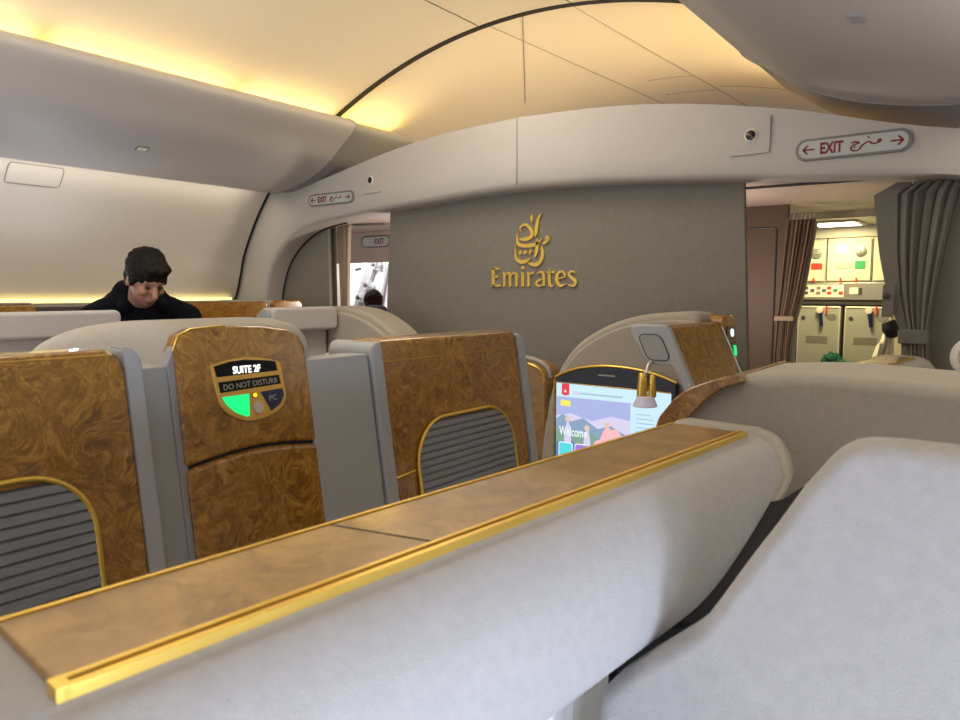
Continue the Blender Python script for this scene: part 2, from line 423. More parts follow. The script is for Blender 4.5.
# ------------------------------------------------------------------ exit signs and cover plates on the arch
AR = [[(.985, .60, .075), (.93, .68, .075), (.88, .60, .075), (.92, .52, .075), (.985, .58, .075)], [(.93, .50, .07), (.80, .42, .07), (.70, .44, .07), (.62, .56, .07)],
      [(.66, .58, .05), (.55, .58, .06), (.42, .42, .07), (.34, .30, .07)], [(.36, .34, .07), (.30, .10, .07), (.20, .02, .05)],
      [(.03, .60, .06), (.14, .68, .075), (.28, .60, .07), (.10, .44, .07), (.02, .22, .08), (.10, .04, .07), (.22, .06, .05)],
      [(.55, .90, .09), (.61, .90, .09)], [(.11, .28, .08), (.17, .28, .08)]]
def exit_sign(cx, cz, w, h, label, Y=3.157, full=True, lean_=0.0):
    t = thing('exit_sign', (cx, Y, cz-h/2), label, 'exit sign', 'exit signs on the front arch' if full else None)
    mp = aft(Y)
    r = slab('rim', rrect(cx-w/2-.012, cx+w/2+.012, cz-h/2-.010, cz+h/2+.010, .5*h+.008, 8), mp, -.004, .008, 'signrim', t, .003, 2)
    f = slab('face', rrect(cx-w/2, cx+w/2, cz-h/2, cz+h/2, .48*h, 8), mp, .006, .0095, 'sign', t)
    if full:
        text('exit_lettering', 'EXIT', cx-.29*w, cx-.075*w, cz-.33*h, cz+.35*h, mp, .009, .011, 'red', f, .035)
        bm = bmesh.new()
        a0, b0, aw, bh = cx-.01*w, cz-.36*h, .28*w, .78*h
        for st in AR: add_ribbon(bm, [(a0+a*aw, b0+b*bh, q*bh*1.6) for a, b, q in st], mp, .009, .011)
        finish(bm, 'arabic_lettering', 'red', f, 0)
        for s in (-1, 1):
            bm = bmesh.new(); q = .10*h; tip = cx+s*.455*w
            add_ribbon(bm, [(cx+s*.345*w, cz, q), (tip, cz, q)], mp, .009, .011)
            for d in (-1, 1): add_ribbon(bm, [(tip, cz, q), (tip-s*.045*w, cz+d*.26*h, q)], mp, .009, .011)
            finish(bm, 'arrow', 'red', f, 0)
    else:
        text('exit_lettering', 'EXIT', cx-.02*w, cx+.34*w, cz-.30*h, cz+.32*h, mp, .009, .011, 'red', f, .014)
    return t
exit_sign(1.538, 1.966, .385, .066, 'EXIT sign with red letters and arrows on the right side of the arch')
exit_sign(-1.452, 1.990, .40, .056, 'EXIT sign with arrows on the left side of the arch, below the bin end')
def plate(cx, cz, s, label):
    t = thing('cover_plate', (cx, 3.157, cz-s), label, 'cover plate', 'square cover plates on the arch')
    slab('plate', rrect(cx-s, cx+s, cz-s*.92, cz+s*.92, .01, 3), aft(3.157), -.03, .007, 'header', t, .002, 2)
    lathe('collar', [(.0265, 0), (.0265, .004), (.021, .009), (.019, .006), (.019, 0)], (cx+.008, 3.15, cz), (0, -1, 0), 'white', t)
    lathe('lens', [(.0001, .010), (.011, .009), (.0185, .006), (.0185, .001)], (cx+.010, 3.15, cz-.002), (0, -1, 0), 'black', t)
plate(1.147, 2.052, .084, 'square white plate with a round black hole left of the right EXIT sign')
plate(-1.098, 2.072, .082, 'square white plate with a small black hole right of the left EXIT sign')

# ------------------------------------------------------------------ suites in the middle pair
def wood_top(t, *a): pass
def louver(name, outline, mp, parent, n0, pitch=.0145, trim='gold', tr=.0042):
    """corrugated louver cut to an outline, with its metal rim as a sibling"""
    amin = min(a for a, b in outline); amax = max(a for a, b in outline); bmin = min(b for a, b in outline); bmax = max(b for a, b in outline)
    def span(b):
        xs = []
        N = len(outline)
        for i in range(N):
            (a0, b0), (a1, b1) = outline[i], outline[(i+1) % N]
            if (b0 <= b < b1) or (b1 <= b < b0): xs.append(a0+(a1-a0)*(b-b0)/(b1-b0))
        return (min(xs), max(xs)) if len(xs) > 1 else None
    rows = []
    b = bmin+.0005; i = 0
    cyc = [(0, .0), (.12, .007), (.80, .009), (.92, .001)]
    while b < bmax-.0005:
        for f, h in cyc:
            bb = b+f*pitch
            if bb >= bmax-.0005: break
            sp = span(bb)
            if sp: rows.append([mp(sp[0]+(sp[1]-sp[0])*q, bb, n0+h) for q in (0, .25, .5, .75, 1)])
        b += pitch
    o = grid('louver', rows, 'slat', parent, 25)
    tube('louver_rim', [mp(a, b, n0+.006) for a, b in outline], tr, trim, parent, 8, True)
    return o

def suite_wall(s, label, inner_label=None):
    """box-like side wall with a louver; s=+1 aisle on the right, -1 on the left"""
    t = thing('suite_wall', (s*1.15, 1.25, 0), label, 'suite wall', 'side walls of the suites')
    mp = lean(1.08, .15, s)
    y0, y1, top = .98, 1.515, 1.303
    # end boards
    for nm, (a0, a1), wch in (('end_board', (y0, y0+.032), (0, 0, 0, 1)), ('end_board', (y1-.030, y1), (0, 0, 1, 0))):
        o = slab(nm, rrect(a0, a1, 0, top-(.006 if a0 > y0 else 0), .026, 6, wch), mp, -.115 if a0 == y0 else -.05, .012, 'frame', t, .006, 3)
    o = slab('veneer', [(y0+.028, 0), (y1-.028, 0), (y1-.028, top-.004), (y1-.04, top+.002), (y0+.04, top+.002), (y0+.028, top-.004)], mp, -.09, .006, 'wood', t, .010, 5)
    slab('inner_lining', [(y0+.01, 0), (y1-.01, 0), (y1-.01, top-.008), (y0+.01, top-.008)], mp, -.125, -.085, 'lining', t, .02, 5)
    slab('lining_pad', rrect(y0+.015, y1+.012, 1.215, top+(.022 if s < 0 else -.03), .03, 6), mp, -.160, -.118, 'lining', t, .018, 5)
    tube('pinstripe', [mp(y0+.034, top-.040, .0065), mp(y1-.034, top-.040, .0065)], .0011, 'gold', t, 6)
    ol = rrect(1.075, 1.418, .62, 1.136, .095, 10)
    louver('louver', ol, mp, t, .006)
    tube('pocket_seam', [mp(y0+.034, 1.035, .0065), mp(1.07, 1.040, .0065)], .002, 'gold', t, 6)
    return t
suite_wall(1, 'wood veneer suite wall with a rounded grey louver, right of the wood column')
suite_wall(-1, 'pale padded suite wall on the left in front of the person in the dark jacket')

def near_door():
    t = thing('suite_door', (1.15, .2, 0), 'wood veneer suite door with grey louver at the left edge of the view', 'suite door')
    mp = lean()
    top = 1.323
    slab('edge_frame', rrect(.506, .530, 0, top, .024, 6, (0, 0, 1, 0)), mp, -.03, .010, 'frame', t, .006, 3)
    slab('veneer', [(-.3, 0), (.508, 0), (.508, top-.03), (.500, top-.012), (.484, top-.002), (-.3, top-.002)], mp, -.05, .006, 'wood', t, .008, 5)
    tube('top_trim', [mp(-.3, top-.005, -.005), mp(.47, top-.005, -.005)], .003, 'gold', t, 6)
    tube('pinstripe', [mp(-.3, top-.010, .0062), mp(.49, top-.010, .0062)], .0012, 'gold', t, 6)
    louver('louver', rrect(.02, .440, .62, 1.168, .082, 10), mp, t, .006)
    return t
near_door()

def hood(name, outline, y0, y1, material, parent, bev=.05, s=1):
    return slab(name, [(s*a, b) for a, b in outline], aft(y0), -(y1-y0), 0, material, parent, bev, 6)

# row 2 partition: fabric hood, grey side panels, wood column with the name plate
t = thing('suite_partition', (1.1, .7, 0), 'wood column with lit SUITE 2F plate and beige padded hood, across the aisle', 'suite partition')
mp_ = lean()
def mp(a, b, n): return mp_(a-.004, b-.006 if b > .01 else b, n)
hood('hood', sm2([(.35, .9), (.37, 1.12), (.42, 1.225), (.50, 1.283), (.58, 1.312), (.68, 1.332), (.78, 1.344), (.90, 1.352), (1.0, 1.352)], 4)+[(1.075, 1.340), (1.085, 1.30), (1.085, .9)], .60, .86, 'fabric', t, .035)
hood('core', [(.35, 0), (1.07, 0), (1.07, .92), (.35, .92)], .62, .84, 'panel', t, .01)
slab('side_panel', [(.53, 0), (.583, 0), (.583, 1.296), (.53, 1.296)], mp, -.07, -.004, 'panel', t, .004, 2)
slab('side_panel', [(.828, 0), (.981, 0), (.981, 1.287), (.828, 1.287)], mp, -.05, .004, 'frame', t, .003, 2)
slab('side_strip', [(.576, 0), (.590, 0), (.590, 1.325), (.576, 1.296)], mp, -.02, .0, 'doorg', t, .002, 2)  # narrow grey strip left of the wood column
def arcz(a): return 1.142+.012*math.sin(PI*(a-.582)/.252)
lowx = [.584+.249*i/10 for i in range(11)]
slab('lower_column', [(.583, 0), (.834, 0)]+[(a, arcz(a)-.0022) for a in lowx[::-1]], mp, -.03, .007, 'wood', t, .008, 4)
slab('upper_column', [(a, arcz(a)+.0022) for a in lowx]+[(.832, 1.31), (.822, 1.330), (.80, 1.342), (.75, 1.349), (.68, 1.352), (.62, 1.349), (.598, 1.340), (.587, 1.318)], mp, -.03, .007, 'wood', t, .008, 4)
slab('column_gap', [(.59, arcz(.6)-.006), (.83, arcz(.6)-.006), (.83, arcz(.6)+.016), (.59, arcz(.6)+.016)], mp, -.02, .0, 'gap', t)
tube('column_glint', [mp(.587, 1.318, .001), mp(.598, 1.3405, .001), mp(.62, 1.3495, .001), mp(.68, 1.3525, .001)], .0016, 'gold', t, 6)  # gold tube stands in for a highlight on the column's corner
# name plate: coordinates of the plate measured from its left edge (0..1) and foot (0..1)
def nmp(a, b, n): return mp(.640+.136*a, 1.198+.105*(b-.085*(a-.5)), .007+n)
def N(lst): return [((x-75)/700, (690-y)/592) for x, y in lst]
pl = slab('name_plate', sm2([(0, .87), (.25, .95), (.5, .985), (.75, .965), (.945, .915)], 4)+sm2([(.975, .86), (.995, .5), (1.0, .36), (.93, .20), (.8, .09), (.62, .02), (.45, .0), (.3, .04), (.15, .14), (.07, .27), (.045, .45), (.0, .85)], 4)[:-1], nmp, -.002, .003, 'goldplate', t, .0012, 2)
slab('name_window', N([(105, 190), (250, 150), (400, 133), (600, 140), (700, 150), (712, 238), (120, 285)]), nmp, .003, .0036, 'inkblack', pl)
slab('message_window', N([(126, 330), (720, 278), (730, 362), (138, 424)]), nmp, .003, .0036, 'inkblack', pl)
slab('green_key', N([(145, 462), (398, 442), (380, 640), (345, 645), (250, 600), (180, 530)]), nmp, .003, .0042, 'greenlit', pl)
slab('navy_key', N([(515, 430), (738, 405), (748, 470), (700, 550), (600, 612)]), nmp, .003, .0042, 'navy', pl)
slab('amber_bezel', N(circ(455, 458, 29, 16)), nmp, .003, .0036, 'black', pl)
slab('amber_light', N(circ(455, 456, 21, 16)), nmp, .003, .0045, 'amber', pl)
slab('round_button', N(circ(474, 570, 48, 20, 56)), nmp, .003, .005, 'alu', pl, .001, 2)
def shear(x0, y0, x1, y1, h0, f=.0):
    """text baseline from (x0,y0) to (x1,y1) in plate pixels"""
    def g(a, b, n):
        x = x0+(x1-x0)*a; y = y0+(y1-y0)*a-h0*b
        return nmp((x-75)/700, (690-y)/592, n)
    return g
text('name_lettering', 'SUITE 2F', 0, 1, 0, 1, shear(272, 260, 538, 243, 66), .0036, .0044, 'whitelit', pl, .016)
text('message_lettering', 'DO NOT DISTURB', 0, 1, 0, 1, shear(170, 402, 695, 350, 50), .0036, .004, 'grey_txt', pl, .0)
text('key_lettering', 'PC', 0, 1, 0, 1, shear(592, 518, 668, 508, 50), .0042, .0046, 'grey_txt', pl, .0)

# row 1 partitions and door boxes
HOOD1 = sm2([(.355, .55), (.365, .73), (.39, .88), (.45, 1.045), (.545, 1.17), (.69, 1.258), (.83, 1.302), (.96, 1.318), (1.03, 1.32)], 4)+[(1.07, 1.318), (1.095, 1.31), (1.095, .55)]
def row1(s, label):
    t = thing('suite_partition', (s*.8, 2.85, 0), label, 'suite partition')
    hood('hood_shell', [(s_, z) for s_, z in HOOD1], 2.78, 2.98, 'fabric', t, .035, s)
    inner = [(.385+(a-.355)*.955, z-.030) for a, z in HOOD1]
    hood('hood_face', inner, 2.745, 2.81, 'fabric', t, .012, s)
    hood('core', [(.40, 0), (1.09, 0), (1.09, .6), (.40, .6)], 2.79, 2.96, 'panel', t, .01, s)
    mp = lean(1.10, .1, s)
    slab('wood_column', rrect(2.89, 3.03, 0, 1.308, .03, 6, (0, 0, 1, 1)), mp, -.06, .045, 'wood', t, .012, 4)
    return t, mp
t1, mp1 = row1(1, 'beige arched suite partition with a lit screen, in front of the bulkhead on the right')
pl = slab('name_plate', rrect(2.905, 3.01, 1.13, 1.262, .02, 5), mp1, .044, .049, 'black', t1, .002, 2)
slab('white_indicator', circ(2.965, 1.235, .016, 14), mp1, .049, .052, 'whitelit', pl)
slab('green_key', [(2.972, 1.185), (3.0, 1.180), (3.004, 1.148), (2.99, 1.138), (2.974, 1.145)], mp1, .049, .052, 'greenlit', pl)
row1(-1, 'beige double-arched suite partition below the left opening in the bulkhead')

# screen in the right partition
sY = 2.735
def tri(a, c): return (a-.72)*.0
bez = sm2([(.478, 1.025), (.56, 1.062), (.66, 1.082), (.75, 1.088), (.86, 1.082), (.95, 1.066), (1.03, 1.04)], 4)
sc = slab('screen', bez+[(1.03, .62), (.478, .62)], aft(sY), -.02, .018, 'black', t1, .004, 2)
tube('screen_trim', [(a, sY-.020, z+.004) for a, z in bez], .0055, 'gold', t1, 8)
tube('edge_trim', [(.470, sY-.012, z) for z in (1.02, .8, .62)], .0045, 'gold', t1, 8)
S = aft(sY-.018)
disp = slab('display', [(.484, .64), (1.01, .64), (1.01, .998), (.484, 1.004)], S, 0, .002, 's_bg', sc)
def sp(nm, pts, m_, n=.003, nn=.0005): return slab(nm, pts, S, n-.001, n+nn, m_, disp)
tube('display_edge', [(.480, sY-.0205, 1.007), (1.01, sY-.0205, 1.001)], .002, 'gold', sc, 6)
slab('speaker_mark', rrect(.685, .765, 1.048, 1.054, .002, 2), S, 0, .001, 'grey_txt', sc)
def R4(x0, x1, z0, z1): return [(x0, z0), (x1, z0), (x1, z1), (x0, z1)]
sp('red_tab', [(.512, .955), (.530, .950), (.549, .955), (.549, 1.003), (.512, 1.003)], 's_red')
sp('tab_mark', [(.524, .965), (.530, .978), (.537, .965)], 's_white', .004)
sp('title_strip', R4(.57, .80, .962, .969), 's_line')
sp('title_strip', R4(.57, .60, .957, .974), 's_lilac', .004)
sp('picture', R4(.486, .838, .67, .945), 's_sky')
sp('picture_haze', [(.486, .86), (.56, .875), (.66, .85), (.75, .88), (.838, .87), (.838, .67), (.486, .67)], 's_lilac', .0036)
sp('picture_hills', [(.486, .845), (.52, .87), (.56, .84), (.62, .86), (.69, .82), (.75, .84), (.838, .80), (.838, .67), (.486, .67)], 's_mid', .0042)
sp('picture_garden', [(.486, .79), (.53, .815), (.6, .79), (.66, .80), (.72, .77), (.838, .76), (.838, .67), (.486, .67)], 's_green', .0048)
sp('picture_pool', [(.486, .74), (.55, .76), (.6, .74), (.65, .73), (.7, .67), (.486, .67)], 's_blue', .0053)
sp('yellow_tag', R4(.508, .556, .905, .930), 's_yellow', .0043)
for i, (cx, zf, h, m_) in enumerate(((.545, .70, .17, 's_lilac'), (.640, .70, .135, 's_lilac'), (.735, .69, .175, 's_pink'))):
    w = .020 if i < 2 else .045
    f = sp('picture_figure', sm2([(cx-w, zf), (cx-w*.8, zf+h*.45), (cx-w*.3, zf+h*.75), (cx, zf+h*.82), (cx+w*.4, zf+h*.75), (cx+w*.8, zf+h*.45), (cx+w, zf)], 4), m_, .0058)
    slab('figure_head', circ(cx, zf+h*.88, .013, 14), S, .0053, .0063, 's_skin', disp)
sp('picture_blossom', circ(.70, .745, .03, 14), 's_pink', .0057); sp('picture_blossom', circ(.77, .80, .028, 14), 's_pink', .0057)
text('welcome_lettering', 'Welcome', .503, .640, .775, .815, S, .0062, .0072, 's_white', disp, .01)
for x0, m_ in ((.505, 's_teal'), (.585, 's_purple'), (.665, 's_white')):
    sp('menu_tile', rrect(x0-.004, x0+.066, .646, .746, .01, 4), 's_white', .0068); sp('menu_tile', rrect(x0, x0+.062, .650, .742, .008, 4), m_, .0076)
for i in range(9):
    sp('text_strip', R4(.865, .865+(.075 if i % 3 else .06), .90-.018*i, .904-.018*i), 's_line', .0036)
sp('side_picture', circ(.985, .83, .035, 16), 's_pink', .0036); sp('side_picture', circ(.985, .80, .02, 16), 's_purple', .0042)

def door_box(s, label):
    t = thing('suite_door', (s*1.1, 2.6, 0), label, 'suite door')
    mp = lean(1.106, .45, s)
    XL = 1.106+.45*.38                                  # foot of the leaning part, z = .98
    def ap(a, b, n): return (s*a, 2.345-n, b)           # the end board faces aft
    def ax(b, d): return 1.106+.45*(1.36-b)-d
    board = sm2([(ax(1.25, .150), 1.25), (ax(1.275, .140), 1.275), (ax(1.287, .115), 1.287)], 3)+sm2([(ax(1.289, .02), 1.289), (ax(1.282, .004), 1.282), (ax(1.262, 0), 1.262)], 3)
    board += [(ax(.98, 0), .98), (ax(.98, .035), .98), (ax(1.12, .035), 1.12), (ax(1.148, .045), 1.148), (ax(1.150, .120), 1.150), (ax(1.165, .138), 1.165)]
    slab('end_board', board, ap, -.035, 0, 'frame', t, .008, 4)
    slab('veneer', [(2.375, .98), (2.87, .98), (2.87, 1.265), (2.855, 1.284), (2.375, 1.284)], mp, -.045, -.003, 'wood', t, .014, 5)
    slab('lower_panel', [(2.35, 0), (2.87, 0), (2.87, .98), (2.35, .98)], lambda a, b, n: (s*(XL+n), a, b), -.05, -.002, 'wood', t, .006, 3)
    if s < 0:
        slab('inner_lining', [(2.36, 0), (2.72, 0), (2.72, 1.28), (2.36, 1.28)], lambda a, b, n: (s*(1.075+n), a, b), -.06, 0, 'lining', t, .015, 4)
        slab('lining_pad', rrect(2.295, 2.735, 1.195, 1.320, .03, 6), lambda a, b, n: (s*(.985+n), a, b), -.05, .055, 'lining', t, .018, 5)
        slab('end_pad', rrect(.95, 1.025, 1.205, 1.310, .024, 6), lambda a, b, n: (s*a, 2.290-n, b), 0, .012, 'frame', t, .004, 2)
    tube('pinstripe', [mp(2.871, 1.262, 0), mp(2.871, 1.1, 0), mp(2.871, .98, 0)], .004, 'alu', t, 6)
    pad = [(ax(b, d), b) for d, b in rrect(.038, .122, 1.166, 1.254, .022, 6)]
    slab('inset_pad', pad, ap, -.01, .003, 'panel', t, .002, 2)
    tube('inset_rim', [ap(a, b, .002) for a, b in pad], .0022, 'dkgrey', t, 6, True)
    return t, ap
_, ap = door_box(1, 'wood-sided suite door box with a grey end board, above the lit screen')
door_box(-1, 'pale padded suite door box behind the wood column, below the left curtain')

# reading lamp hanging by the door box
t = thing('reading_lamp', (1.085, 2.30, 1.14), 'small gold reading lamp with a lilac shade in front of the screen', 'reading lamp')
tube('bracket', [(1.085, 2.3405, 1.160), (1.085, 2.322, 1.150), (1.085, 2.300, 1.120)], .007, 'alu', t)
lathe('lamp_body', [(.010, .0), (.013, -.004), (.016, -.03), (.019, -.080), (.012, -.082)], (1.075, 2.295, 1.125), (0, 0, 1), 'gold', t)
lathe('lamp_body', [(.008, .0), (.010, -.004), (.012, -.03), (.014, -.075), (.010, -.078)], (1.105, 2.31, 1.118), (0, 0, 1), 'gold', t)
lathe('lamp_shade', [(.022, 0), (.030, -.004), (.042, -.034), (.040, -.036), (.0, -.012)], (1.085, 2.298, 1.045), (0, 0, 1), 'shade', t)

# centre console between the row 1 seats
t = thing('centre_console', (.32, 2.8, 0), 'brown rounded console edged in gold between the louvered wall and the screen', 'console')
oc = sm2([(.20, 1.082), (.28, 1.083), (.34, 1.072), (.385, 1.045), (.40, 1.00)], 4)
slab('body', oc+[(.40, 0), (.06, 0), (.08, 1.05), (.14, 1.078)], aft(2.76), -.15, 0, 'wood2', t, .012)
tube('gold_edge', [(a-.004, 2.758, z-.006) for a, z in oc[6:]], .005, 'gold', t, 6)
tube('gold_edge', [(.305, 2.757, z) for z in (.95, .6)], .006, 'gold', t, 6)
tube('top_rim', [(a, 2.80, z+.010) for a, z in oc], .012, 'trimb', t, 8)

# ------------------------------------------------------------------ window-side suites on the left
def left_suite(y, label1, label2):
    t = thing('suite_door', (-1.72, y+.27, 0), label1, 'suite door', 'wood suite doors along the left aisle')
    mp = lean(-1.70, 0, 1)
    slab('veneer', rrect(y, y+.54, 0, 1.342, .03, 5, (0, 0, 1, 0)), lambda a, b, n: (-1.70+n, a, b), -.08, 0, 'wood', t, .012, 4)
    slab('top_edge', [(y, 1.340), (y+.52, 1.340), (y+.52, 1.350), (y, 1.350)], lambda a, b, n: (-1.70+n, a, b), -.08, .002, 'trimb', t, .003, 2)
    if label2:
        p = thing('suite_partition', (-1.8, y+.7, 0), label2, 'suite partition')
        slab('wood_column', rrect(y+.575, y+.80, 0, 1.350, .04, 6, (0, 0, 1, 1)), lambda a, b, n: (-1.68+n, a, b), -.06, 0, 'wood', p, .014, 4)
        slab('hood', [(-2.40, 0), (-1.74, 0), (-1.74, 1.345), (-2.40, 1.345)], aft(y+.60), -.18, 0, 'fabric', p, .04, 5)
left_suite(2.30, 'plain wood suite door on the left aisle, right of the person', 'wood column of the foremost left suite beside the side bulkhead')
left_suite(.96, 'wood suite door at the far left edge, under the warm light strip', None)

# ------------------------------------------------------------------ own suite: wood-topped armrest wall
RO = Vector((1.645, .150, 0)); RD = Vector((.070, .865, 0)).normalized(); RN = Vector((RD.y, -RD.x, 0))
def rl(u, w, z): 
    p = RO+RD*u+RN*w; return (p.x, p.y, z)
FAB = sm2([(.104, 1.204), (.120, 1.200), (.140, 1.188), (.160, 1.165), (.172, 1.132), (.176, 1.102), (.166, 1.084), (.130, 1.078), (.092, 1.076)], 4)
def uend(z): return max(.52, .865-max(0, 1.200-z)*1.45 - max(0, 1.165-z)*2.2)
def arm_wall(dy, label, kind=0):
    t = thing('armrest_wall', (1.72, .55, 0), label, 'armrest wall', 'wood-topped armrest walls of the window suites')
    prof = [(-.030, 0), (-.030, 1.17), (-.024, 1.192), (-.012, 1.204), (-.002, 1.207)]+[(.100, 1.206)]+FAB+[(.088, 1.06), (.088, 0)]
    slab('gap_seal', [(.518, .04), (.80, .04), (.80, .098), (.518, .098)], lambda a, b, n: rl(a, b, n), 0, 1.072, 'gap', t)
    # body: fabric, from behind the near end to the slanted far end
    rows = []
    us = [-.30, -.15, 0, .2, .4, .6, .8, 1.0]
    for q in us:
        rows.append([rl(q if q <= 0 else q*uend(z), w, z) for w, z in prof])
    grid('padded_body', rows, 'fabric2', t, 50, caps=True, close_v=True)
    slab('wood_top', [(0.0, -.006), (.846, -.006), (.846, .094), (-.0, .094)], lambda a, b, n: rl(a, b, 1.206+n), -.01, .005, 'wood2', t, .003, 3)
    box_ = lambda nm, b0, b1, n0, n1: slab(nm, [(.0, b0), (.846, b0), (.846, b1), (.0, b1)], lambda a, b, n: rl(a, b, 1.206+n), n0, n1, 'gold', t, .0012, 2)
    box_('gold_trim', .0885, .0925, .003, .0075); box_('gold_trim', .0950, .1010, -.004, .0065); box_('gold_trim', -.010, -.006, -.002, .0062)
    tube('veneer_seam', [rl(.235, -.004, 1.2112), rl(.262, .087, 1.2112)], .0007, 'dkgrey', t, 6)
    slab('gold_end', [(-.003, .0885), (.004, .0885), (.004, .1010), (-.003, .1010)], lambda a, b, n: rl(a, b, 1.206+n), -.004, .0072, 'gold', t)
    # trim band round the far end, dark band painting the shaded gap below
    full = prof[1:-2]
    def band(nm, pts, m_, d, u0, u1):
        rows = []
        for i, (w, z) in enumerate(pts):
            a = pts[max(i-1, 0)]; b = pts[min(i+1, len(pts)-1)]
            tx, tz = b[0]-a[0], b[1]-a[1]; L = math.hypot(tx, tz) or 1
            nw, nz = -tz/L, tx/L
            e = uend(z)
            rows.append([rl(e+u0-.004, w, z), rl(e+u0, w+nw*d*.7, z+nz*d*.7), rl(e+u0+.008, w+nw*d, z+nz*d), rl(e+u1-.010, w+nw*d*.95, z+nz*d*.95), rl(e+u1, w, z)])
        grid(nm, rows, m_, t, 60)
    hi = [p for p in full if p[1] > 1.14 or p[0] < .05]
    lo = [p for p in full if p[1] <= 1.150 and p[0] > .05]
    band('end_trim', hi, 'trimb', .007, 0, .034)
    band('end_shade', lo, 'gap', .012, .0, .14)
    bm = bmesh.new()
    rows = [[rl(.02+.008*i, .090+(.004 if i % 2 else .0), z) for z in (1.075, .9)] for i in range(62)]
    add_grid(bm, rows); finish(bm, 'ribbed_panel', 'white', t, 0)
    t.location.y += dy
    if dy: t.scale.z = .968
    return t
arm_wall(0, 'wood-topped padded armrest wall with gold trim running across the foreground')
arm_wall(1.93, 'small far wood-topped armrest wall behind the beige hood at the right edge')

# own suite front partition: beige hood with a wood end
t = thing('suite_partition', (2.0, 1.2, 0), 'beige fabric hood with a wood band end behind the armrest wall at right', 'suite partition')
OK_ = [(a, b-.016) for a, b in sm2([(1.615, 1.10), (1.622, 1.19), (1.640, 1.225), (1.672, 1.257), (1.742, 1.286), (1.80, 1.294), (1.88, 1.298), (2.05, 1.292), (2.25, 1.28), (2.52, 1.25)], 5)]
IN_ = [(a, b-.016) for a, b in sm2([(1.662, 1.10), (1.666, 1.185), (1.678, 1.212), (1.705, 1.243), (1.735, 1.266), (1.762, 1.277)], 5)]
slab('hood', [(a, b-.004) for a, b in OK_ if a > 1.64]+[(2.52, .0), (1.65, .0), (1.65, 1.1)], aft(1.145), -.26, 0, 'fabric', t, .075, 8)
outer = [p for p in OK_ if p[0] < 1.765]
slab('wood_band', [(1.612, 0)]+outer+[p for p in IN_[::-1]]+[(1.660, 0)], aft(1.125), -.29, 0, 'wood', t, .012, 4)

# padded shell panel at bottom right
t = thing('shell_panel', (2.0, .6, 0), 'large pale padded shell panel filling the bottom right corner', 'padded panel')
def lp(a, b, n): return (a, .64-.35*(1.285-b)-n, b)
ol = [(1.827, 0), (1.827, .9)]+sm2([(1.822, 1.029), (1.823, 1.050), (1.846, 1.074), (1.871, 1.096), (1.893, 1.116), (1.905, 1.132), (1.932, 1.181), (1.950, 1.212), (1.966, 1.242)], 4)
ol += sm2([(1.976, 1.256), (1.987, 1.271), (2.004, 1.280), (2.03, 1.282)], 4)+[(2.45, 1.279), (2.45, 0)]
slab('padding', ol, lp, -.04, .012, 'fabric2', t, .014, 6)

# round pale fitting at far right edge
t = thing('round_fitting', (1.985, 3.05, 1.17), 'round pale grey fitting at the right edge in front of the dark bulkhead', 'fitting')
lathe('disc', [(.075, 0), (.075, .03), (.068, .042), (.048, .046), (.045, .036), (.0, .036)], (1.985, 3.05, 1.17), (-.15, -1, .1), 'white', t, 28)
lathe('inner_ring', [(.034, .030), (.034, .046), (.027, .048), (.024, .040), (.0, .040)], (1.985, 3.05, 1.17), (-.15, -1, .1), 'frame', t, 24)
box('stem', 1.965, 2.01, 3.05, 3.09, 0, 1.17, 'frame', t, .006)

# ------------------------------------------------------------------ vestibule beyond the openings (setting)
tag(box('ceiling_vestibule', -3.3, 2.4, 3.37, 5.0, 1.90, 1.94, 'pinkwall'), kind='structure')
tag(box('ceiling_galley', .2, 2.4, 5.0, 6.15, 1.86, 1.90, 'galley'), kind='structure')
tag(box('wall_left_passage', -3.3, -3.25, 3.35, 6.1, 0, 1.94, 'pinkwall'), kind='structure')
tag(slab('wall_door_header', [(-3.25, 1.645), (-1.5, 1.645), (-1.5, 1.90), (-3.25, 1.90)], aft(4.30), -.04, 0, 'pinkwall', None, .006), kind='structure')
tag(slab('wall_brown', [(.25, 0), (1.0, 0), (1.0, 1.90), (.25, 1.90)], aft(4.40), -.05, 0, 'brownwall'), kind='structure')
tag(tube('trim_%d' % k, [(.30, 4.398, 1.775), (.93, 4.398, 1.770), (.945, 4.398, 1.755), (.945, 4.398, .4)], .005, 'dkgrey', n=6), kind='structure'); k += 1
tag(box('wall_brown_side', .25, .30, 3.35, 4.4, 0, 1.90, 'brownwall'), kind='structure')
tag(box('wall_galley_back', .2, 2.4, 6.1, 6.15, 0, 1.9, 'galley'), kind='structure')
tag(box('wall_right_passage', 2.3, 2.35, 3.37, 6.1, 0, 1.94, 'galley'), kind='structure')
tag(box('wall_passage_back', -3.3, .25, 5.3, 5.35, 0, 1.94, 'doorw'), kind='structure')
tag(box('wall_over_vestibule', -2.6, 2.6, 6.15, 6.2, 1.8, 2.8, 'ceil'), kind='structure')

exit_sign(-2.20, 1.815, .30, .075, 'small EXIT sign on the pale valance inside the left opening', Y=4.30, full=False)

